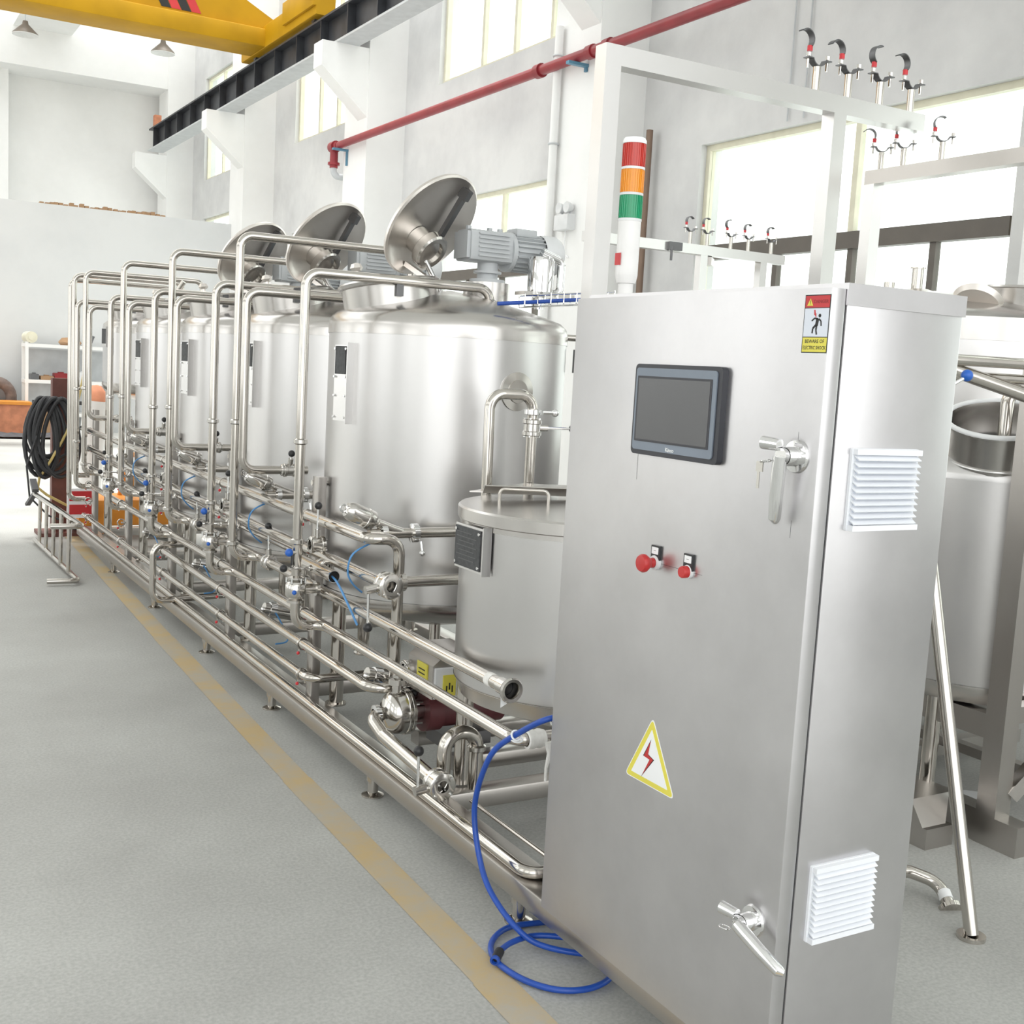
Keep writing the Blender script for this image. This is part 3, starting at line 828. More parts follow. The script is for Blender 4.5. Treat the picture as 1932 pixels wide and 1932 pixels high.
for i in range(8):
    p = A + dirn * (i * (B - A).length / 7)
    MB().pipe([p - sd * .04 + up * .05, p - sd * .04, p + sd * .04, p + sd * .04 + up * .05], .0025, .01, 6).build("cross_wire", "chrome", t)
solo(MB().sweep([A + up * .018 - dirn * .1, A + up * .018, (A + B) / 2 + up * .02, B + up * .02, B + up * .0 + dirn * .05 + Vector((0, 0, -.03))], .008, 10), "blue_signal_hose", "hose_blue", "blue hose lying in the wire cable tray", "hose")

# -------------------------------------------------------------- pipework
PIPES = 0
def pipe(pts, label, r=.019, bend=.055, cat="pipe", name="steel_pipe", ferr=(), group=None, open_end=None):
    t = thing(name, pts[0], label, cat, group)
    MB().pipe(pts, r, bend, 16, caps=not open_end).build("tube", "pipe_steel", t)
    for c, a in ferr:
        c = Vector(c); a = Vector(a).normalized()
        MB().lathe([(r, -.012), (r + .008, -.007), (r + .008, .007), (r, .012)], c, a, 24).build("clamp_ring", "valve_steel", t)
    return t

# loops per tank:  A tall, B to the dome, C to the side
YA = [5.15, 6.35, 7.565, 8.84]; YB = [4.30, 5.517, 6.734, 7.94, 9.16]; YC = [5.036, 6.235, 7.40, 8.68]
for k, y in enumerate(YB):
    z1 = 1.925
    pipe([(XR, y - .1, .55), (XR, y, .55), (XV, y, .55), (XV, y, z1), (2.349, y, z1), (2.349, y, 1.80)] ,
         "riser pipe bending over onto the dome of the %s tank" % ORD[k], ferr=[((XV, y, .89), (0, 0, 1)), ((2.349, y, 1.87), (0, 0, 1)), ((XV, y, 1.28), (0, 0, 1))], group="loop pipes over the tanks")
for k, y in enumerate(YA):
    z1 = 2.122
    pipe([(XR, y - .1, .685), (XR, y, .685), (XV, y, .685), (XV, y, z1), (2.38, y, z1), (2.38, y, 1.6)],
         "tallest loop pipe standing in the gap before the %s tank" % ORD[k + 1], ferr=[((XV, y, .75), (0, 0, 1)), ((XV, y, 1.3), (0, 0, 1))], group="loop pipes over the tanks")
for k, y in enumerate(YC):
    z1 = 1.876
    pipe([(1.85, y, 1.095), (XV, y, 1.095), (XV, y, z1), (2.42, y, z1), (2.42, y, 1.55)],
         "lower loop pipe ending at a side clamp before the %s tank" % ORD[k + 1], ferr=[((1.737, y, 1.095), (1, 0, 0))], group="loop pipes over the tanks")
yb = 9.45
pipe([(XR, yb, .42), (XV, yb, .42), (XV, yb, 2.09), (2.3, yb, 2.09), (2.3, yb, 1.9)], "loop pipe at the far end of the skid, outermost left", group="loop pipes over the tanks")
pipe([(XR, 9.3, .62), (XV, 9.3, .62), (XV, 9.3, 2.122), (2.35, 9.3, 2.122), (2.35, 9.3, 1.9)], "loop pipe second from the far end of the skid", group="loop pipes over the tanks")

# long runs on the bracket posts
rows = "long pipe runs along the skid"
pipe([(XR, 9.6, .96), (XR, 3.87, .96), (1.79, 3.87, .96), (1.79, 3.87, .36)], "topmost long pipe, turning down near the small tank", r=.021, bend=.07, group=rows)
pipe([(XR, 9.5, .825), (XR, 3.72, .825)], "second long pipe from the top, ending at a butterfly valve", r=.021, group=rows)
pipe([(1.72, 9.2, .765), (1.72, 4.62, .765)], "thin long pipe tucked behind the second run", r=.014, group=rows)
pipe([(XR, 9.2, .685), (XR, 2.84, .685)], "third long pipe, ending in an open clamp flange before the small tank", r=.02, group=rows)
pipe([(XR, 9.3, .55), (XR, 2.76, .55), (2.2, 2.76, .55)], "fourth long pipe, its end wrapped in white tape", r=.02, bend=.05, group=rows)
pipe([(XR, 7.1, .42), (XR, 3.80, .42), (2.05, 3.80, .42)], "fifth long pipe, turning in above the pump", r=.02, bend=.07, group=rows)
pipe([(XR, 9.5, .29), (XR, 4.44, .29), (2.1, 4.44, .29)], "sixth long pipe, turning in beside the round leg", r=.018, bend=.06, group=rows)
pipe([(1.685, 9.6, .179), (1.685, 2.68, .179), (1.95, 2.68, .179)], "lowest long pipe resting on the skid beam", r=.0185, bend=.05, group=rows)
pipe([(1.775, 3.2, .20), (1.775, 2.62, .20), (1.775, 2.55, .175)], "thin steel rod pipe just behind the skid beam", r=.007, group=rows)

# open clamp end of the third run
t = thing("pipe_flange_end", (XR, 2.8, .685), "open clamp ferrule on the pipe end before the small tank", "flange")
MB().lathe([(.02, .03), (.024, .028), (.024, -.02), (.036, -.028), (.038, -.034), (.034, -.04), (.025, -.038), (.021, -.03), (.0205, .0), (.0205, .02)], (XR, 2.84, .685), (0, 1, 0), 32).build("ferrule", "valve_steel", t)
MB().lathe([(.0, .0), (.0200, .0)], (XR, 2.835, .685), (0, 1, 0), 24).build("bore_shade", "ink_black", t)  # black disc painted for the shade inside the pipe end
MB().cyl((XR, 2.91, .685), (XR, 2.94, .685), .0213, None, 24).build("tape_band", "tape_white", t)
MB().poly([(XR - .015, 2.84, .66), (XR + .0, 2.83, .64), (XR - .02, 2.83, .63)], (1, 0, 0), .002).build("paper_tag", "label_white", t)
# white tape on the fourth run
t = thing("tape_wrap", (XR + .05, 2.76, .55), "crumpled white tape tied round the pipe end with a tail", "tape")
MB().lathe([(.0205, -.03), (.027, -.028), (.029, -.01), (.026, 0), (.029, .012), (.025, .028), (.0205, .03)], (XR + .06, 2.76, .55), (1, 0, 0), 18).build("wrap", "tape_white", t)
MB().sweep([(XR + .09, 2.735, .545), (XR + .095, 2.73, .51), (XR + .085, 2.73, .47), (XR + .085, 2.73, .43)], [.012, .009, .005, .004], 8).build("tail", "tape_white", t)
# short open tube with blue line
t = thing("open_tube", (1.62, 4.3, .78), "short open-ended steel tube with a blue line coming out", "pipe")
MB().sweep([(1.625, 4.5, .785), (1.625, 4.09, .785)], .0245, 20, caps=False).build("tube", "pipe_steel", t)
MB().lathe([(.0215, 0), (.0245, 0)], (1.625, 4.09, .785), (0, 1, 0), 20).build("rim", "chrome", t)
MB().lathe([(0, 0), (.0243, 0)], (1.625, 4.11, .785), (0, 1, 0), 20).build("bore_shade", "ink_black", t)  # black disc stands for the dark, unlit inside of the tube

# -------------------------------------------------------------- valves
def butterfly(c, axis, hdir, label, hl=.11, r=.034, group="butterfly valves with black ball handles", hand=None, knob="black_plastic", cat="valve"):
    c = Vector(c); a = Vector(axis).normalized(); h = Vector(hdir).normalized()
    t = thing("butterfly_valve", c, label, cat, group)
    b = MB().lathe([(.02, -.03), (r - .004, -.03), (r, -.027), (r, -.015), (r - .004, -.012), (r - .004, .012), (r, .015), (r, .027), (r - .004, .03), (.02, .03)], c, a, 28)
    b.build("body", "valve_steel", t)
    bb = MB(); bolt_row(bb, c - a * .034, a, r - .007, 4, .004, .068); bb.build("bolts", "chrome", t)
    MB().cyl(c + h * (r - .006), c + h * (r + .026), .012, None, 14).build("stem_housing", "valve_steel", t)
    if hand:
        g = Vector(hand).normalized(); e = c + h * (r + .03)
        MB().cyl(c + h * (r + .0), e + h * .012, .0155, None, 16).build("hand_grip", "valve_steel", t)
        MB().cyl(e, e + g * hl, .0048, None, 8).build("handle", "chrome", t)
        MB().sphere(e + g * (hl + .01), .017, 14, 9).build("ball_knob", knob, t)
        return t
    MB().cyl(c + h * (r + .02), c + h * (r + hl), .0045, None, 8).build("handle", "chrome", t)
    MB().sphere(c + h * (r + hl + .01), .0155, 14, 9).build("ball_knob", knob, t)
    return t

def cap_valve(c, label):
    """squat diaphragm valve body on a riser with blue caps"""
    c = Vector(c)
    t = thing("diaphragm_valve", c, label, "valve", "squat valves on the risers")
    MB().lathe([(.019, -.055), (.034, -.052), (.034, -.042), (.024, -.038), (.036, -.03), (.041, -.02), (.041, .018), (.034, .03), (.024, .038), (.036, .042), (.036, .05), (.019, .055)], c, (0, 0, 1), 28).build("body", "valve_steel", t)
    MB().cyl(c + Vector((0, 0, 0)), c + Vector((.085, 0, 0)), .02, None, 18).cyl(c + Vector((.08, 0, 0)), c + Vector((.092, 0, 0)), .03, None, 18).build("side_branch", "valve_steel", t)
    MB().sphere(c + Vector((-.018, -.036, -.006)), .0095, 12, 7).build("blue_cap", "knob_blue", t)
    bb = MB(); bolt_row(bb, c + Vector((0, 0, .028)), (0, 0, 1), .036, 6, .0045, .02); bb.build("bolts", "chrome", t)
    return t

def blue_knob(c, label):
    c = Vector(c)
    t = thing("drain_valve", c, label, "valve", "small blue-knobbed valves")
    MB().cyl(c, c + Vector((.04, 0, 0)), .008, None, 10).build("body", "valve_steel", t)
    MB().sphere(c, .0165, 12, 8).build("blue_knob", "knob_blue", t)
    MB().cyl(c + Vector((.012, 0, .0)), c + Vector((.012, 0, -.05)), .004, None, 6).build("stem", "black_plastic", t)

def angle_valve(k):
    y = Y1 + PER * k - .515
    t = thing("angle_seat_valve", (1.72, y, 1.0), "pneumatic angle valve with a slanted steel canister before the %s tank" % ORD[k], "valve", "pneumatic angle valves")
    a, b = Vector((1.615, y, 1.058)), Vector((1.715, y, 1.015))
    d = (b - a).normalized()
    MB().lathe([(0, -.01), (.026, -.008), (.033, .004), (.036, .014), (.036, .075), (.039, .077), (.039, .102), (.034, .108), (.014, .112), (.014, .17)], a, d, 26).build("actuator", "valve_steel", t)
    MB().torus(a - d * .02, (0, 1, 0), .012, .005, 14, 6).build("top_ring", "chrome", t)
    MB().obox(a + d * .04 + Vector((-.0, -.03, .012)), .022, .003, .014, d, (0, 1, 0)).build("sticker", "label_white", t)
    MB().pipe([b + d * .02, (1.79, y, .985), (1.84, y, .968)], .018, .03).build("bonnet", "valve_steel", t)
    MB().cyl((1.70, y, .968), (2.14, y, .968), .0195, None, 18).build("tube", "pipe_steel", t)
    for x in (1.755, 1.885):
        MB().lathe([(.019, -.014), (.036, -.011), (.036, .011), (.019, .014)], (x, y, .968), (1, 0, 0), 24).build("clamp_ring", "chrome", t)
    MB().cyl((1.90, y - .03, .94), (1.905, y - .035, .90), .006, None, 8).sphere((1.905, y - .035, .895), .012, 10, 6).build("clamp_wing", "chrome", t)

for k in range(4):
    o = ORD[k]; y = YB[k]
    butterfly((1.632, y, .875), (1, 0, 0), (0, 0, 1), "valve with upright ball handle beside the riser of the %s tank" % o)
    butterfly((1.655, y - .02, .785), (0, 1, 0), (-1, 0, .02), "valve with sideways ball handle at the riser of the %s tank" % o, hl=.12)
    cap_valve((XV, y, .70), "squat round valve low on the riser of the %s tank" % o)
    blue_knob((1.515, y - .01, .848), "small valve with a blue ball knob by the %s tank's riser" % o)
    angle_valve(k)
for k in range(4):
    y = YA[k]
    butterfly((XR, y - .16, .685), (0, 1, 0), (-.05, 0, 1), "valve with upright ball handle below the tallest loop before the %s tank" % ORD[k + 1], hl=.12)
    butterfly((1.737 + .03, YC[k], 1.095), (1, 0, 0), (0, -.3, 1), "valve on the side branch at the lower loop before the %s tank" % ORD[k + 1], hl=.04, r=.03)
butterfly((XR, 3.69, .825), (0, 1, 0), (-1, 0, -.15), "large butterfly valve at the end of the second run, handle hanging down", hl=.125, r=.046, hand=(.02, 0, -1))
butterfly((1.655, 3.20, .272), (0, 1, 0), (-1, 0, -.15), "butterfly valve low beside the pump, ball handle upright", hl=.12, r=.046, hand=(-.02, 0, 1))
butterfly((1.80, 3.75, .50), (1, 0, 0), (.2, 0, -1), "butterfly valve between the runs beside the pump", hl=.05)
for k in range(4):
    y = YB[k] - .38
    t = thing("drain_cock", (XR, y, .42), "pneumatic shut-off valve low between the runs of the %s tank" % ORD[k], "valve", "low shut-off valves")
    MB().cyl((1.70, y, .44), (1.86, y, .40), .03, None, 20).cyl((1.86, y, .40), (1.90, y, .39), .022, None, 16).build("actuator", "valve_steel", t)
    MB().lathe([(.02, -.02), (.036, -.016), (.036, .016), (.02, .02)], (1.74, y, .43), (1, 0, -.25), 22).build("clamp_ring", "chrome", t)
    MB().sphere((1.695, y - .01, .44), .012, 10, 6).build("end_cap", "chrome", t)
# tubing
def tube(pts, label, r=.0038):
    P = [Vector(p) for p in pts]; out = []
    for i in range(len(P) - 1):
        p0 = P[max(i - 1, 0)]; p1 = P[i]; p2 = P[i + 1]; p3 = P[min(i + 2, len(P) - 1)]
        for s in range(6):
            u = s / 6
            out.append(.5 * ((2 * p1) + (p2 - p0) * u + (2 * p0 - 5 * p1 + 4 * p2 - p3) * u * u + (3 * p1 - p0 - 3 * p2 + p3) * u ** 3))
    out.append(P[-1])
    solo(MB().sweep(out, r, 8), "air_tube", "tube_light_blue", label, "tube", "thin blue air tubes")
for k in range(4):
    y = Y1 + PER * k - .52
    tube([(1.72, y, .94), (1.63, y - .02, .90), (1.62, y, .83), (1.65, y + .02, .78), (1.70, y + .05, .74)], "thin blue air tube below the angle valve of the %s tank" % ORD[k])
    tube([(1.74, y + .0, .45), (1.76, y - .1, .38), (1.78, y - .12, .31), (1.72, y - .13, .30)], "thin blue air tube at the low shut-off valve of the %s tank" % ORD[k])
tube([(1.625, 4.14, .785), (1.625, 4.06, .77), (1.635, 3.98, .71), (1.66, 3.93, .63)], "thin blue air tube hanging out of the open tube end", .0045)

# U-shaped bypass at the third bay, standing in front of the runs
pipe([(1.72, 6.67, .50), (XV, 6.67, .50), (XV, 6.67, .175), (1.97, 6.67, .19)], "U-shaped bypass pipe reaching down to the beam between third and fourth tanks", r=.019, bend=.06)

# ================================================================== SMALL TANK
SX, SY, SR = 2.1, 3.15, .389
t = thing("small_tank", (SX, SY, .16), "low steel tank with a flat lid between the cabinet and the nearest tank", "tank")
MB().lathe([(SR, .60), (SR, 1.115)], (SX, SY, 0), (0, 0, 1), 64).build("shell", "tank_steel", t)
MB().lathe([(SR + .004, 1.105), (SR + .004, 1.12), (SR + .001, 1.122), (SR + .012, 1.124), (SR + .012, 1.158), (SR + .006, 1.164), (0, 1.18)], (SX, SY, 0), (0, 0, 1), 64).build("lid", "dome_steel", t)
MB().lathe([(SR + .002, .604), (SR - .004, .595), (SR - .02, .55), (.1, .45), (.03, .44), (.03, .38)], (SX, SY, 0), (0, 0, 1), 64).build("cone_bottom", "dome_steel", t)
for a in (128, 8, 250):
    x, y = SX + (SR - .012) * math.cos(math.radians(a)), SY + (SR - .012) * math.sin(math.radians(a))
    MB().cyl((x, y, .165), (x, y, .60), .03, None, 20).build("leg", "pipe_steel", t)
MB().pipe([(1.86, 3.27, 1.168), (1.86, 3.27, 1.215), (1.985, 3.17, 1.218), (1.985, 3.17, 1.17)], .0055, .018, 10).build("lid_handle", "pipe_steel", t)
MB().obox((2.10, 3.30, 1.20), .5, .004, .05, (.93, -.36, 0), (0, .6, .8)).build("lid_flap_edge", "beam_steel", t)
MB().poly([(1.85, 3.46, 1.182), (2.40, 3.19, 1.182), (2.36, 3.40, 1.20), (2.1, 3.53, 1.20)], (0, 0, 1), .004).build("lid_flap", "dome_steel", t)
p0 = Vector((1.693, 3.147, 0)); n0 = Vector((-1, 0, 0)); s0 = Vector((n0.y, -n0.x, 0))
MB().obox(p0 + Vector((0, 0, 1.045)), .184, .14, .004, s0, (0, 0, 1)).obox(p0 - s0 * .092 - n0 * .01 + Vector((0, 0, 1.045)), .004, .15, .03, s0, (0, 0, 1)).build("plate_bracket", "frame_steel", t)
MB().obox(p0 + n0 * .004 + s0 * .006 + Vector((0, 0, 1.045)), .165, .125, .003, s0, (0, 0, 1)).build("name_plate", "nameplate_dark", t)
for i in range(7):
    MB().obox(p0 + n0 * .006 + s0 * (.012 if i else .03) + Vector((0, 0, 1.09 - i * .014)), .10 + .03 * (i % 2), .0025, .0006, s0, (0, 0, 1)).build("engraved_line", "dark_steel", t)
for ss in (-.07, .078):
    for z in (.993, 1.097):
        p = p0 + n0 * .006 + s0 * ss + Vector((0, 0, z))
        MB().cyl(p, p + n0 * .004, .005, None, 10).build("screw", "chrome", t)
t = thing("vent_elbow", (2.2, 3.05, 1.17), "thick bent vent pipe with a disc cap on the small tank lid", "pipe")
MB().pipe([(2.13, 2.98, 1.17), (2.13, 2.98, 1.335), (2.30, 2.90, 1.335), (2.30, 2.90, 1.25)], .026, .06).build("bent_pipe", "pipe_steel", t)
MB().cyl((2.25, 2.88, 1.17), (2.25, 2.88, 1.235), .075, None, 32).cyl((2.25, 2.88, 1.235), (2.25, 2.88, 1.245), .095, None, 32).build("cap", "chrome", t)
# loop pipe above the small tank
t = thing("bridge_pipe", (1.96, 3.55, 1.13), "inverted U pipe rising from behind the small tank with a clamp", "pipe")
MB().pipe([(1.967, 3.55, 1.0), (1.96, 3.55, 1.515), (2.135, 3.55, 1.515), (2.135, 3.55, 1.0)], .019, .055, 16).build("tube", "pipe_steel", t)
MB().lathe([(.019, -.012), (.03, -.008), (.03, .008), (.019, .012)], (2.135, 3.55, 1.455), (0, 0, 1), 22).cyl((2.165, 3.53, 1.455), (2.205, 3.52, 1.455), .008, None, 8).sphere((2.21, 3.52, 1.455), .014, 10, 6).build("clamp_ring", "chrome", t)
butterfly((2.135, 3.55, 1.40), (0, 0, 1), (1, -.1, .0), "valve on the inverted U pipe, handle pointing to the cabinet", hl=.12)
t = thing("cross_pipe", (1.8, 3.86, .80), "horizontal pipe running in behind the small tank below the canister valve", "pipe")
MB().cyl((1.76, 3.86, .80), (2.3, 3.86, .80), .021, None, 16).build("tube", "pipe_steel", t)
MB().lathe([(.021, -.012), (.034, -.009), (.034, .009), (.021, .012)], (1.80, 3.86, .80), (1, 0, 0), 22).build("clamp_ring", "valve_steel", t)
t = thing("sample_valve", (1.83, 2.86, .55), "small chrome sample valve low on the small tank beside the cabinet", "valve")
MB().cyl((1.87, 2.86, .50), (1.87, 2.86, .60), .014, None, 14).sphere((1.87, 2.86, .555), .026, 14, 9).build("body", "chrome", t)
MB().cyl((1.87, 2.86, .60), (1.87, 2.86, .615), .018, None, 12).build("red_ring", "nut_red", t)
MB().cyl((1.87, 2.86, .555), (1.96, 2.9, .56), .012, None, 10).build("stub", "pipe_steel", t)

# ================================================================== PUMP
t = thing("centrifugal_pump", (1.85, 3.75, .22), "round stainless centrifugal pump low on the skid", "pump")
pc = Vector((1.745, 3.74, .345))
MB().lathe([(.02, -.055), (.025, -.05), (.05, -.045), (.07, -.03), (.078, -.01), (.08, .02), (.084, .022), (.084, .03), (.079, .032), (.084, .036), (.084, .046), (.07, .05), (.04, .06), (.035, .1)], pc, (1, 0, 0), 44).build("casing", "valve_steel", t)
MB().cyl(pc + Vector((.0, 0, .06)), pc + Vector((0, 0, .14)), .019, None, 18).lathe([(.019, .1), (.034, .105), (.034, .125), (.019, .13)], pc, (0, 0, 1), 20).build("outlet", "valve_steel", t)
MB().lathe([(.02, -.09), (.034, -.087), (.034, -.068), (.02, -.064)], pc, (1, 0, 0), 22).build("inlet_clamp", "chrome", t)
cc = MB(); bolt_row(cc, pc + Vector((.06, 0, 0)), (1, 0, 0), .05, 4, .007, .06); cc.build("studs", "chrome", t)
MB().cyl(pc + Vector((.1, 0, 0)), pc + Vector((.16, 0, 0)), .08, None, 32).cyl(pc + Vector((.16, 0, 0)), pc + Vector((.42, 0, 0)), .07, None, 32).build("motor", "motor_maroon", t)
MB().obox(pc + Vector((.26, 0, -.11)), .2, .14, .05, (1, 0, 0), (0, 1, 0)).build("motor_foot", "dark_steel", t)
t = thing("control_box", (1.86, 3.66, .44), "grey pump control box with two yellow stickers", "box")
MB().poly([(1.795, 3.56, .435), (1.96, 3.56, .435), (1.96, 3.56, .60), (1.85, 3.56, .60), (1.795, 3.56, .555)], (0, 1, 0), .2).build("housing", "beam_steel", t)
MB().rbox((1.80, 3.545, .44), (1.95, 3.56, .55), .004).build("front_cover", "light_grey_paint", t)
MB().box((1.828, 3.541, .45), (1.878, 3.545, .525)).build("yellow_sticker", "label_yellow", t)
MB().box((1.791, 3.60, .475), (1.795, 3.68, .55)).build("yellow_sticker", "label_yellow", t)
for i, (a, z) in enumerate(((1.842, .475), (1.853, .485), (1.864, .475))):
    MB().box((a - .0025, 3.5395, z - .012), (a + .0025, 3.541, z + .012)).build("printed_mark", "ink_black", t)
for i in range(3):
    MB().box((1.7895, 3.615, .495 + i * .015), (1.791, 3.665, .499 + i * .015)).build("printed_mark", "ink_black", t)
pipe([(1.70, 3.74, .345), (1.64, 3.74, .345), (1.645, 3.62, .305), (1.655, 3.24, .272)], "suction pipe from the pump to the low butterfly valve", r=.024, bend=.05)
pipe([(1.72, 3.30, .17), (1.72, 3.30, .40), (1.84, 3.30, .40), (1.84, 3.30, .20)], "arched pipe standing beside the low butterfly valve", r=.024, bend=.06, ferr=[((1.84, 3.30, .34), (0, 0, 1))])

# ================================================================== CONTROL CABINET
cb = thing("control_cabinet", (1.83, 2.08, .16), "tall stainless control cabinet with a touch screen, in the foreground", "cabinet")
XD = 1.63
MB().rbox((1.672, 1.64, .162), (2.0, 2.52, 1.795), .004).build("body", "cabinet_steel", cb)
MB().box((1.668, 1.636, 1.757), (2.003, 2.524, 1.799)).build("top_band", "cabinet_steel", cb)
dr = MB().rbox((XD, 1.640, .168), (1.668, 2.522, 1.787), .004).build("door", "cabinet_steel", cb)
MB().box((1.664, 1.644, .172), (1.672, 2.518, 1.783)).build("door_seal", "black_rubber", cb)
# helper: point on the door face, y to the left, z up
def D(y, z, out=0): return (XD - out, y, z)
LY, LZ = (0, -1, 0), (0, 0, 1)    # text direction as seen from the front (left to right = -y)
def rounded(yc, zc, w, h, r, n=5):
    pts = []
    for sy, sz, a0 in ((1, 1, 0), (-1, 1, 90), (-1, -1, 180), (1, -1, 270)):
        for k in range(n + 1):
            a = math.radians(a0 + 90 * k / n)
            pts.append((yc + sy * (w / 2 - r) + r * math.cos(a), zc + sz * (h / 2 - r) + r * math.sin(a)))
    return pts
def plate(yc, zc, w, h, r, x0, th, name, mat, parent):
    return MB().poly([(x0, y, z) for y, z in rounded(yc, zc, w, h, r)], (-1, 0, 0), th).build(name, mat, parent)
hm = plate(2.073, 1.526, .311, .208, .012, XD, .016, "touch_screen", "bezel_dark", dr)
plate(2.076, 1.527, .288, .188, .008, XD - .016, .003, "bezel", "bezel_blue_grey", hm)
plate(2.079, 1.5275, .268, .150, .002, XD - .019, .0008, "screen_edge", "bezel_dark", hm)
plate(2.079, 1.5275, .256, .140, .001, XD - .0198, .0006, "screen", "pane_grey", hm)
text_part("Kinco", .013, (XD - .0197, 2.077, 1.440), LY, LZ, "label_white", hm, "brand_lettering", align='CENTER')
# electric shock notice
sn = plate(1.6745, 1.719, .0705, .116, .001, XD, .0008, "shock_notice", "label_white", dr)
x1 = XD - .0008
def strip(y0, y1, z0, z1, mat, name, x=x1, th=.0004):
    MB().box((x - th, y0, z0), (x, y1, z1)).build(name, mat, sn)
strip(1.6405, 1.7085, 1.7745, 1.6635, "ink_black", "border")
strip(1.6425, 1.7065, 1.750, 1.7725, "sign_red", "red_strip", x1 - .0004)
strip(1.6425, 1.7065, 1.6945, 1.7485, "label_blue_white", "picture_field", x1 - .0004)
strip(1.6425, 1.7065, 1.6655, 1.6930, "label_yellow", "yellow_strip", x1 - .0004)
x2 = x1 - .0008
MB().poly([(x2, 1.7015, 1.7535), (x2, 1.6855, 1.7535), (x2, 1.6935, 1.7675)], (-1, 0, 0), .0004).build("warning_triangle", "label_yellow", sn)
MB().box((x2 - .0007, 1.693, 1.7575), (x2 - .0003, 1.694, 1.7635)).box((x2 - .0007, 1.693, 1.7553), (x2 - .0003, 1.694, 1.7563)).build("exclamation_mark", "ink_black", sn)
text_part("DANGER", .0095, (x2, 1.665, 1.761), LY, LZ, "dark_red", sn, "danger_lettering", depth=.0004)
text_part("BEWARE OF", .0095, (x2, 1.6745, 1.6855), LY, LZ, "ink_black", sn, "beware_lettering", depth=.0004)
text_part("ELECTRIC SHOCK", .0095, (x2, 1.6745, 1.6733), LY, LZ, "ink_black", sn, "shock_lettering", depth=.0004, sx=.80)
# falling figure and bolt (y grows to the left in view)
fy = 1.668; fz = 1.713
fig = MB()
def limb(p, q, w):
    a = Vector((x2, *p)); b_ = Vector((x2, *q)); dd = (b_ - a).normalized(); nn = Vector((0, -dd.z, dd.y)) * w / 2
    fig.poly([a + nn, b_ + nn, b_ - nn, a - nn], (-1, 0, 0), .0004)
fig.cyl((x2, 1.6655, 1.7345), (x2 - .0004, 1.6655, 1.7345), .0035, None, 14)
limb((1.6705, 1.7285), (1.6725, 1.7155), .0075)
limb((1.6695, 1.7285), (1.679, 1.7295), .0032); limb((1.679, 1.7295), (1.686, 1.7245), .0030)
limb((1.668, 1.7285), (1.6615, 1.7245), .0032); limb((1.6615, 1.7245), (1.6600, 1.7150), .0030)
limb((1.6745, 1.7165), (1.6815, 1.7105), .0042); limb((1.6815, 1.7105), (1.6825, 1.7010), .0036)
limb((1.6720, 1.7165), (1.6730, 1.7075), .0042); limb((1.6730, 1.7075), (1.6705, 1.6985), .0036)
fig.build("falling_figure", "ink_black", sn)
MB().poly([(x2, y, z) for y, z in ((1.6815, 1.7455), (1.6785, 1.7455), (1.6770, 1.7390), (1.6752, 1.7390), (1.6748, 1.7300), (1.6790, 1.7360), (1.6805, 1.7355))], (-1, 0, 0), .0004).build("bolt_mark", "sign_red", sn)
# triangular high-voltage sticker
def tri_pts(s, x, r=.0):
    c = (2.089, .709); out = []
    V_ = [(2.0905, .816), (2.1815, .656), (1.996, .656)]
    V_ = [(c[0] + (y - c[0]) * s, c[1] + (z - c[1]) * s) for y, z in V_]
    for i in range(3):
        p = Vector(V_[i]); a = Vector(V_[i - 1]); b_ = Vector(V_[(i + 1) % 3])
        q0 = p + (a - p).normalized() * r; q1 = p + (b_ - p).normalized() * r
        for k in range(6):
            u = k / 5; q = q0 * (1 - u) ** 2 + p * 2 * u * (1 - u) + q1 * u * u
            out.append((x, q.x, q.y))
    return out
tg = MB().poly(tri_pts(1.03, XD, .016), (-1, 0, 0), .0006).build("voltage_sticker", "label_white", dr)
MB().poly(tri_pts(.99, XD - .0006, .014), (-1, 0, 0), .0004).build("yellow_border", "label_yellow", tg)
MB().poly(tri_pts(.76, XD - .001, .002), (-1, 0, 0), .0004).build("white_field", "label_white", tg)
bl = [(2.0855, .7680), (2.1150, .7205), (2.0935, .7165), (2.1180, .6710), (2.0720, .7150), (2.0900, .7250)]
bl = [(2.0905, .766), (2.1165, .720), (2.0900, .7175), (2.1185, .668), (2.0745, .7215), (2.0985, .7285)]
MB().poly([(XD - .0014, y, z) for y, z in bl], (-1, 0, 0), .0004).build("bolt_outline", "ink_black", tg)
MB().poly([(XD - .0018, 2.0955 + (y - 2.0955) * .86, .718 + (z - .718) * .9) for y, z in bl], (-1, 0, 0), .0004).build("red_bolt", "button_red", tg)
# push buttons
es = MB().lathe([(.0, 0), (.017, 0), (.017, .008), (.012, .01)], D(2.120, 1.178), (-1, 0, 0), 28).build("emergency_stop", "light_grey_paint", dr)
MB().cyl(D(2.120, 1.178, .01), D(2.120, 1.178, .026), .0115, None, 24).build("collar", "button_red", es)
MB().lathe([(.0115, .02), (.014, .024), (.021, .034), (.0215, .040), (.018, .046), (0, .048)], D(2.120, 1.178), (-1, 0, 0), 32).build("mushroom_head", "button_red", es)
pb = MB().lathe([(.0, 0), (.0155, 0), (.0155, .006), (.013, .008)], D(2.000, 1.178), (-1, 0, 0), 28).build("push_button", "light_grey_paint", dr)
MB().lathe([(.0135, .006), (.0135, .02), (.012, .0225), (0, .023)], D(2.000, 1.178), (-1, 0, 0), 28).build("red_cap", "button_red", pb)
for nm, y in (("stop_label", 2.120), ("button_label", 2.000)):
    lb = plate(y, 1.199, .031, .038, .002, XD, .006, nm, "black_plastic", dr)
    plate(y, 1.206, .024, .016, .001, XD - .006, .0008, "white_insert", "label_white", lb)
    MB().box((XD - .0072, y - .004, 1.2055), (XD - .0068, y + .004, 1.2065)).build("printed_word", "dark_steel", lb)
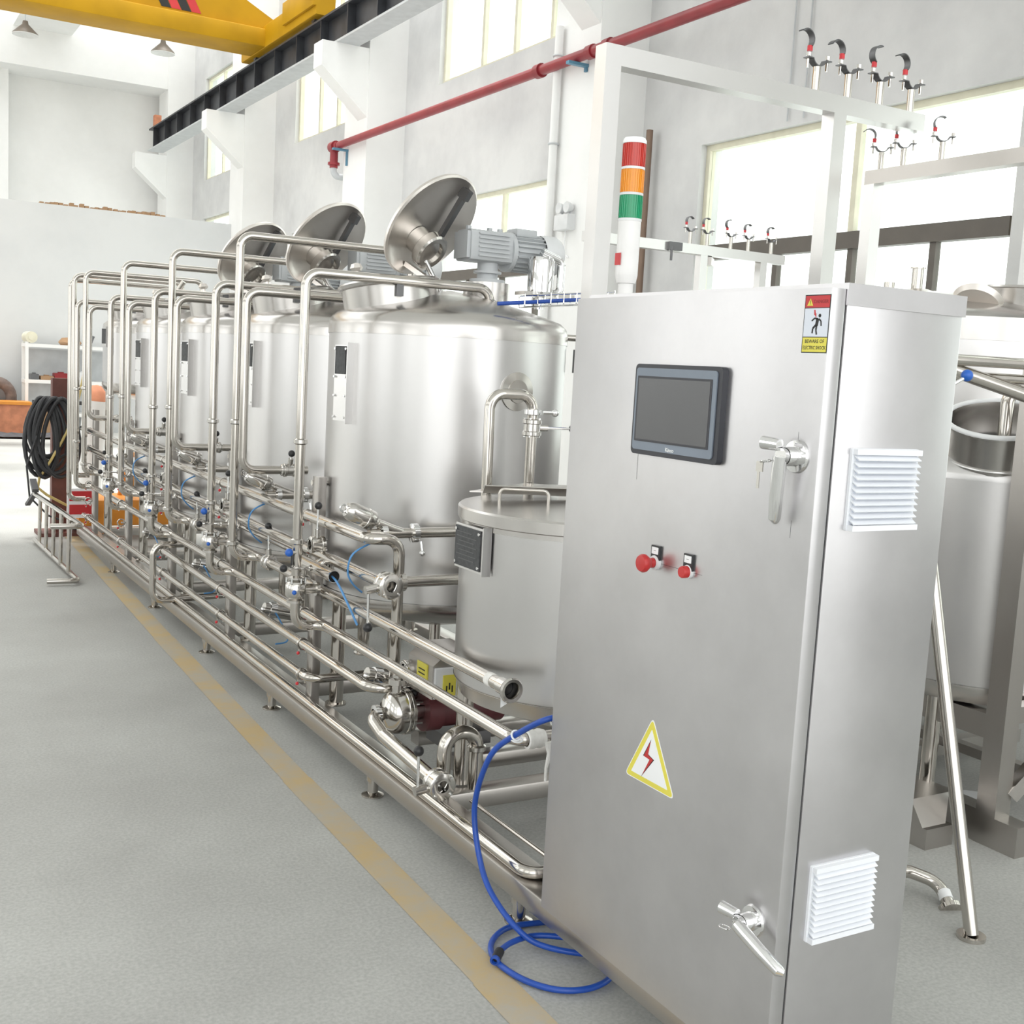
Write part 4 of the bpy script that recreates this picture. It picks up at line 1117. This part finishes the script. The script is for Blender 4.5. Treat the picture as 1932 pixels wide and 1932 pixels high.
MB().box((XD - .0003, 1.955, 1.1775), (XD, 2.165, 1.1783)).build("scribe_line", "dark_steel", dr)
for y, z0_, z1_ in ((2.219, 1.36, 1.42), (1.697, 1.30, 1.335), (1.697, 1.492, 1.51)):
    MB().box((XD - .0003, y - .0004, z0_), (XD, y + .0004, z1_)).build("scribe_line", "dark_steel", dr)
# swing handles
def swing_handle(y, z, dirn, keyed, name):
    h = MB().lathe([(0, 0), (.031, 0), (.033, .003), (.031, .008), (.02, .009), (.019, .03), (.017, .034)], D(y, z), (-1, 0, 0), 36).build(name, "chrome", dr)
    dv = Vector((0, *dirn)).normalized(); hub = Vector(D(y, z, .045))
    pts = [hub - dv * .0, hub + dv * .03 + Vector((.002, 0, 0)), hub + dv * .08 + Vector((.006, 0, 0)), hub + dv * .125 + Vector((.012, 0, 0)), hub + dv * .132 + Vector((.018, 0, 0))]
    MB().sweep(pts, [.014, .0145, .0135, .0125, .007], 18).build("lever", "chrome", h)
    MB().cyl(Vector(D(y, z, .028)), hub, .016, None, 20).build("hub", "chrome", h)
    k0 = hub + Vector((-.004, .012, .018))
    MB().cyl(k0 - Vector((0, .012, -.004)), k0 + Vector((-.008, .026, .006)), .012, .0135, 20).build("lock_barrel", "chrome", h)
    if keyed:
        kk = hub + Vector((-.012, .026, -.012))
        MB().torus(kk, (0, .3, 1), .011, .0015, 16, 6).build("key_ring", "chrome", h)
        k2 = kk + Vector((-.004, .012, -.012))
        MB().obox(k2, .003, .018, .02, (1, 0, 0), (0, 1, 0)).obox(k2 + Vector((0, .002, -.026)), .002, .007, .034, (1, 0, 0), (0, 1, 0)).build("key", "valve_steel", h)
    else:
        kk = hub + Vector((-.012, .024, -.014))
        MB().torus(kk, (.2, 0, 1), .012, .0012, 16, 6).build("key_ring", "chrome", h)
        MB().obox(hub + Vector((-.006, .03, .02)), .003, .026, .02, (1, 0, 0), (0, 1, .3)).build("lock_flap", "lid_steel", h)
swing_handle(1.695, 1.462, (.12, -1), True, "upper_handle")
swing_handle(1.707, .498, (-.9, -.36), False, "lower_handle")
# vent grilles on the side
def grille(xc, zc, w, h, n, name):
    y0 = 1.64
    g_ = MB().poly([(x, y0, z) for x, z in rounded(xc, zc, w, h, .003)], (0, -1, 0), .006).build(name, "vent_white", cb)
    t_ = .012
    MB().box((xc - w / 2 + .002, y0 - .018, zc + h / 2 - t_), (xc + w / 2 - .002, y0 - .006, zc + h / 2 - .001)).build("grille_rail", "vent_white", g_)
    MB().box((xc - w / 2 + .002, y0 - .022, zc - h / 2 + .001), (xc + w / 2 - .002, y0 - .006, zc - h / 2 + t_)).build("grille_rail", "vent_white", g_)
    MB().box((xc - w / 2 + .012, y0 - .0065, zc - h / 2 + t_), (xc + w / 2 - .012, y0 - .006, zc + h / 2 - t_)).build("filter_mat", "label_blue_white", g_)
    sp = (h - 2 * t_) / n
    first = None
    for i in range(n):
        z = zc + h / 2 - t_ - sp * (i + .5)
        if first is None:
            first = MB().poly([(xc - w / 2 + .006, y0 - .0065, z + sp * .45), (xc - w / 2 + .006, y0 - .021, z - sp * .30), (xc - w / 2 + .006, y0 - .0195, z - sp * .42), (xc - w / 2 + .006, y0 - .0065, z + sp * .2)], (1, 0, 0), w - .012).build("slat", "vent_white", g_)
            zf = z
        else:
            c = first.copy(); col.objects.link(c); c.parent = g_; c.location = (0, 0, z - zf)
grille(1.808, 1.403, .187, .163, 11, "vent_grille")
grille(1.798, .549, .182, .163, 11, "vent_grille")

# signal tower
t = thing("signal_tower", (1.733, 2.46, 1.799), "red, amber and green signal tower on top of the cabinet", "signal light")
tx, ty = 1.733, 2.462
def band(z0, z1, r, mat, name, ribs=0):
    o = MB().cyl((tx, ty, z0), (tx, ty, z1), r, None, 36).build(name, mat, t)
    for i in range(ribs):
        a = 2 * math.pi * i / ribs
        MB().obox((tx + r * math.cos(a), ty + r * math.sin(a), (z0 + z1) / 2), .003, .0022, (z1 - z0) * .96, (math.cos(a), math.sin(a), 0), (-math.sin(a), math.cos(a), 0)).build("lens_rib", mat, o)
band(1.80, 1.835, .019, "tower_white", "mount_neck")
MB().lathe([(.019, 1.83), (.024, 1.832), (.0275, 1.845), (.0285, 1.852)], (tx, ty, 0), (0, 0, 1), 32).build("mount_collar", "tower_white", t)
band(1.852, 1.985, .0285, "tower_white", "base_tube")
band(1.985, 1.991, .0295, "light_grey_paint", "joint_ring")
band(1.991, 2.048, .0280, "lens_green", "green_lens", 30)
band(2.048, 2.054, .0295, "light_grey_paint", "joint_ring")
band(2.054, 2.111, .0280, "lens_amber", "amber_lens", 30)
band(2.111, 2.117, .0295, "light_grey_paint", "joint_ring")
band(2.117, 2.174, .0280, "lens_red", "red_lens", 30)
MB().lathe([(.0295, 2.174), (.0295, 2.182), (.026, 2.188), (0, 2.19)], (tx, ty, 0), (0, 0, 1), 32).build("top_cap", "label_white", t)
MB().box((tx - .0295, ty - .012, 1.875), (tx - .0285, ty + .012, 1.905)).build("small_label", "sign_red", t)

# ================================================================== BLUE HOSE
def smooth(P, n=6):
    P = [Vector(p) for p in P]; out = []
    for i in range(len(P) - 1):
        p0 = P[max(i - 1, 0)]; p1 = P[i]; p2 = P[i + 1]; p3 = P[min(i + 2, len(P) - 1)]
        for s in range(n):
            u = s / n
            out.append(.5 * ((2 * p1) + (p2 - p0) * u + (2 * p0 - 5 * p1 + 4 * p2 - p3) * u * u + (3 * p1 - p0 - 3 * p2 + p3) * u ** 3))
    out.append(P[-1]); return out
t = thing("blue_air_hose", (1.6, 2.6, 0), "blue air hose looping from the cabinet down to a coil on the floor", "hose")
HP = [(1.70, 2.56, .68), (1.635, 2.57, .67), (1.615, 2.66, .61), (1.60, 2.758, .535), (1.60, 2.821, .449), (1.60, 2.859, .348), (1.60, 2.853, .27), (1.60, 2.815, .188),
      (1.60, 2.761, .13), (1.61, 2.69, .085), (1.63, 2.62, .05), (1.665, 2.58, .025), (1.72, 2.52, .02), (1.80, 2.49, .012), (1.90, 2.53, .012), (1.93, 2.62, .012), (1.87, 2.69, .012),
      (1.769, 2.702, .012), (1.653, 2.717, .012), (1.565, 2.66, .012), (1.526, 2.567, .012), (1.543, 2.454, .012), (1.598, 2.371, .012), (1.677, 2.341, .012), (1.759, 2.362, .012), (1.82, 2.43, .012),
      (1.81, 2.51, .012), (1.766, 2.556, .03), (1.681, 2.616, .028), (1.60, 2.61, .028), (1.535, 2.575, .028)]
MB().sweep(smooth(HP), .0085, 10).build("hose_line", "hose_blue", t)
MB().cyl((1.545, 2.58, .028), (1.517, 2.553, .024), .0135, None, 14).build("fitting", "black_plastic", t)
MB().lathe([(.0135, 0), (.014, .008), (.008, .01), (.006, .002)], (1.517, 2.553, .024), (-.7, -.68, -.1), 16).build("release_ring", "hose_blue", t)
solo(MB().torus((1.612, 2.67, .60), (0, -.9, .6), .014, .003, 14, 6).torus((1.625, 2.69, .585), (0, -.4, .9), .018, .003, 14, 6), "white_cable_tie", "label_white", "white tie holding the blue hose to the taped pipe", "cable tie")

# ================================================================== OVERHEAD PIPE FRAMES
def saddle(c, along, n_open, seed):
    """pipe saddle on a short post with an open hinged clamp"""
    rr = random.Random(seed); c = Vector(c); a = Vector(along).normalized(); s = a.cross(Vector((0, 0, 1)))
    mb = MB()
    return c, a, s
def frame_saddle(fr, c, span, seed, size=1.0):
    rr = random.Random(seed); c = Vector(c); s = Vector(span).normalized()
    MB().cyl(c, c + Vector((0, 0, .085 * size)), .0135 * size, None, 14).build("saddle_post", "pipe_steel", fr)
    R_ = .03 * size; k = c + Vector((0, 0, .085 * size + R_ + .004)); up = Vector((0, 0, 1)); wd = .026 * size; th = .0035 * size
    sd = MB().strap(k, s, R_, 200, 340, wd, th)
    sd.obox(k - s * (R_ + .012 * size) - up * R_ * .33, .026 * size, wd, th, s, s.cross(up)).obox(k + s * (R_ + .012 * size) - up * R_ * .33, .026 * size, wd, th, s, s.cross(up)).build("saddle", "dark_steel", fr)
    for sg in (-1, 1):
        q = k + s * (sg * (R_ + .014 * size)) - up * R_ * .33
        MB().cyl(q - up * .032 * size, q + up * .014 * size, .0045 * size, None, 8).cyl(q + up * .006 * size, q + up * .018 * size, .009 * size, None, 6).build("clamp_bolt", "valve_steel", fr)
    e = k - s * (R_ + .01 * size) + up * (.012 * size)
    MB().cyl(e, e + up * .018 * size, .0095 * size, None, 10).build("red_nut", "nut_red", fr)
    tilt = rr.uniform(-15, 45); top = e + up * (.016 * size)
    a0, a1 = (195 + tilt, 30 + tilt) if rr.random() < .65 else (-20 - tilt * .5, 150 - tilt * .5)
    cc_ = top - (s * math.cos(math.radians(a0)) + up * math.sin(math.radians(a0))) * (R_ + th / 2)
    MB().strap(cc_, s, R_, a0, a1, wd, th).build("open_clamp", "dark_steel", fr)

f1 = thing("pipe_support_frame", (2.4, 3.6, 0), "tall square-tube support frame behind the cabinet with four pipe clamps", "frame")
w = .034
MB().box((2.396 - w, 3.6 - w, 0), (2.396 + w, 3.6 + w, 2.76)).build("post", "frame_steel", f1)
MB().box((3.505 - w, 3.6 - w, 0), (3.505 + w, 3.6 + w, 2.69)).build("post", "frame_steel", f1)
MB().box((2.396 + w, 3.6 - w, 2.69), (3.99, 3.6 + w, 2.76)).build("top_beam", "frame_steel", f1)
for i, x in enumerate((3.39, 3.565, 3.747, 3.93)):
    frame_saddle(f1, (x, 3.6, 2.76), (1, 0, 0), 20 + i, 1.15)
f2 = thing("pipe_support_frame", (4.0, 3.4, 0), "square-tube support frame at right with a beam rising out of view", "frame")
MB().box((4.0 - .03, 3.83 - .03, 0), (4.0 + .03, 3.83 + .03, 2.50)).build("post", "frame_steel", f2)
MB().box((4.0 - .03, 2.2, 2.50), (4.0 + .03, 3.86, 2.56)).build("top_beam", "beam_steel", f2)
MB().box((4.0 - .03, 2.2, 0), (4.0 + .03, 2.26, 2.50)).build("post", "frame_steel", f2)
for i, y in enumerate((3.80, 3.675, 3.47)):
    frame_saddle(f2, (4.0, y, 2.56), (.8, -.5, 0), 40 + i, .9)
f3 = thing("pipe_support_frame", (4.9, 6.0, 0), "low distant support frame with five thin clamps before the window", "frame")
MB().box((3.9, 5.97, 2.39), (5.48, 6.03, 2.45)).build("top_beam", "frame_steel", f3)
for x in (4.80, 5.3):
    MB().box((x - .028, 5.972, 0), (x + .028, 6.028, 2.39)).build("post", "frame_steel", f3)
MB().bar((4.85, 6.0, 2.36), (5.2, 6.4, 2.40), .05, .05).build("brace", "beam_steel", f3)
for i, x in enumerate((4.697, 4.834, 5.03, 5.178, 5.376)):
    frame_saddle(f3, (x, 6.0, 2.45), (1, 0, 0), 60 + i, .9)
MB().obox((4.55, 5.96, 2.42), .1, .03, .05, (1, 0, 0), (0, 1, 0)).cyl((4.52, 5.95, 2.42), (4.52, 5.95, 2.33), .008, None, 8).build("loose_clamp", "dark_steel", f3)

# ================================================================== RIGHT-HAND TANKS
t = thing("wide_tank", (4.1, 3.1, 0), "low steel tank at the right edge with an open manway on its shoulder", "tank")
MB().lathe([(.58, .52), (.58, 1.30)], (4.1, 3.1, 0), (0, 0, 1), 72).build("shell", "tank_steel", t)
MB().lathe([(.583, 1.29), (.583, 1.315), (.55, 1.36), (.48, 1.40), (.2, 1.45), (0, 1.46)], (4.1, 3.1, 0), (0, 0, 1), 72).build("top_dome", "tank_steel", t)
MB().lathe([(.583, .53), (.583, .51), (.55, .46), (.2, .36), (0, .35)], (4.1, 3.1, 0), (0, 0, 1), 72).build("bottom_dish", "dome_steel", t)
mc = Vector((3.77, 2.87, 1.39)); ma = Vector((-.27, -.20, .93)).normalized()
MB().lathe([(.198, -.06), (.194, .12), (.204, .125), (.204, .135), (.186, .138), (.182, .12), (.182, -.02)], mc, ma, 44).build("manway_neck", "dome_steel", t)
MB().torus(mc + ma * .136, ma, .195, .0105, 44, 10).build("gasket", "label_white", t)
MB().lathe([(.0, -.005), (.183, .0)], mc, ma, 40).build("manway_shade", "dark_steel", t)  # dark disc painted for the shade inside the open manway
MB().torus(mc - ma * .0 + ma * .005, ma, .199, .006, 44, 8).build("weld_seam", "frame_steel", t)
for a in (200, 290, 20, 110):
    x, y = 4.1 + .5 * math.cos(math.radians(a)), 3.1 + .5 * math.sin(math.radians(a))
    MB().cyl((x, y, 0), (x, y, .5), .03, None, 16).build("leg", "pipe_steel", t)
t = thing("tall_rear_tank", (5.0, 4.1, 0), "tall steel tank behind the right edge tank, manway and vent on its top", "tank")
RX, RY, RR = 5.0, 4.1, .75
MB().lathe([(RR, .5), (RR, 1.86)], (RX, RY, 0), (0, 0, 1), 72).build("shell", "tank_steel", t)
MB().lathe([(RR + .005, 1.85), (RR + .005, 1.955), (RR - .03, 1.985), (.3, 2.10), (0, 2.13)], (RX, RY, 0), (0, 0, 1), 72).build("top_dome", "dome_steel", t)
MB().lathe([(RR, .5), (.6, .44), (0, .4)], (RX, RY, 0), (0, 0, 1), 60).build("bottom_dish", "dome_steel", t)
for a in (45, 135, 225, 315):
    x, y = RX + .6 * math.cos(math.radians(a)), RY + .6 * math.sin(math.radians(a))
    MB().cyl((x, y, 0), (x, y, .5), .035, None, 16).build("leg", "pipe_steel", t)
MB().lathe([(.19, 0), (.195, .085), (.21, .09), (.205, .1), (.18, .095)], (4.93, 3.66, 2.03), (-.05, -.05, 1), 36).build("top_manway", "dome_steel", t)
MB().lathe([(.0, .0), (.10, .006), (.115, .03), (.11, .035), (0, .03)], (4.62, 3.72, 2.02), (.55, .2, .8), 30).build("hatch", "lid_steel", t)
MB().cyl((4.73, 4.18, 2.07), (4.73, 4.18, 2.215), .028, None, 18).cyl((4.73, 4.18, 2.215), (4.73, 4.18, 2.222), .038, None, 18).build("vent_pipe", "pipe_steel", t)
MB().lathe([(.15, -.02), (.13, .02), (.05, .045), (0, .05)], (4.74, 4.18, 2.07), (0, 0, 1), 28).build("vent_base", "lid_steel", t)
MB().cyl((4.60, 4.24, 2.05), (4.60, 4.24, 2.14), .026, None, 16).build("side_port", "pipe_steel", t)

f4 = thing("tank_stand", (3.58, 2.59, 0), "heavy square-tube stand in front of the right edge tank", "frame")
def sq(p, q, w, name="beam", mat="beam_steel"):
    MB().bar(p, q, w, w).build(name, mat, f4)
MB().box((3.545, 2.555, 0), (3.625, 2.635, 1.9)).build("leg", "beam_steel", f4)
MB().box((3.55, 2.635, .0), (3.63, 4.4, .12)).build("floor_beam", "beam_steel", f4)
MB().box((3.545, 2.46, .0), (3.63, 2.555, .11)).build("floor_beam", "beam_steel", f4)
MB().box((3.62, 2.635, .36), (3.68, 4.3, .45)).build("upper_beam", "beam_steel", f4)
MB().box((3.63, 3.30, .03), (4.7, 3.36, .09)).build("cross_beam", "beam_steel", f4)
MB().box((4.12, 2.75, .09), (4.17, 4.0, .13)).build("cross_beam", "beam_steel", f4)
MB().box((3.63, 2.56, .45), (4.8, 2.62, .51)).build("cross_beam", "beam_steel", f4)
sq((3.63, 2.57, .18), (3.98, 2.45, .62), .05, "brace")
MB().bar((3.66, 2.66, .02), (3.9, 2.95, .02), .16, .02).build("base_gusset", "light_grey_paint", f4)
MB().box((3.30, 2.64, 0), (3.44, 2.80, .075)).build("channel", "beam_steel", f4)
MB().poly([(3.30, 2.66, .075), (3.42, 2.66, .075), (3.50, 2.72, .16), (3.30, 2.72, .16)], (0, 1, 0), .25).build("chute", "beam_steel", f4)
# leaning prop pipe and floor pipe
t = thing("prop_pole", (2.9, 2.13, 0), "steel prop pole leaning on the floor right of the cabinet", "pole")
MB().cyl((2.90, 2.125, .012), (2.93, 2.45, 1.15), .021, None, 18).build("tube", "pipe_steel", t)
MB().cyl((2.9, 2.125, 0), (2.9, 2.125, .012), .042, None, 22).build("foot_plate", "pipe_steel", t)
t = thing("floor_pipe", (3.0, 2.3, 0), "bent steel pipe lying on the floor with a white paper label", "pipe")
MB().pipe([(2.55, 2.62, .05), (2.96, 2.42, .075), (3.03, 2.36, .05), (3.0, 2.29, .012)], .02, .06).build("tube", "pipe_steel", t)
MB().cyl((3.0, 2.287, .008), (2.995, 2.275, .0), .036, None, 18).build("end_flange", "pipe_steel", t)
MB().cyl((3.018, 2.327, .034), (3.006, 2.303, .02), .0215, None, 18).build("paper_label", "label_white", t)
# pipes across the right tank
t = thing("manway_pipe", (3.1, 2.62, 1.6), "slanting pipe passing in front of the open manway", "pipe")
MB().cyl((2.95, 2.62, 1.72), (3.95, 2.35, 1.47), .024, None, 18).build("tube", "pipe_steel", t)
t = thing("upper_pipe_rail", (3.2, 2.5, 1.69), "pair of level pipes across the right-hand tank", "pipe")
MB().cyl((2.9, 2.6, 1.71), (4.1, 2.35, 1.71), .018, None, 16).build("tube", "pipe_steel", t)
MB().cyl((2.9, 2.62, 1.66), (4.1, 2.37, 1.66), .016, None, 16).build("tube", "pipe_steel", t)
t = thing("bent_tube", (3.6, 2.75, 1.56), "bent steel tube rising out of the open manway at right", "pipe")
MB().pipe([(3.70, 2.80, 1.45), (3.70, 2.80, 1.635), (4.1, 2.60, 1.635)], .024, .06).build("tube", "pipe_steel", t)
t = thing("blue_ball_lever", (3.08, 2.5, 1.66), "small lever with a blue ball by the right-hand pipes", "lever")
MB().cyl((2.99, 2.5, 1.61), (3.065, 2.48, 1.655), .006, None, 8).build("rod", "chrome", t)
MB().sphere((3.07, 2.48, 1.66), .019, 14, 9).build("blue_ball", "knob_blue", t)

# ------------------------------------------------------------------ tidy helper properties
for o in scene.objects:
    if "_o" in o: del o["_o"]
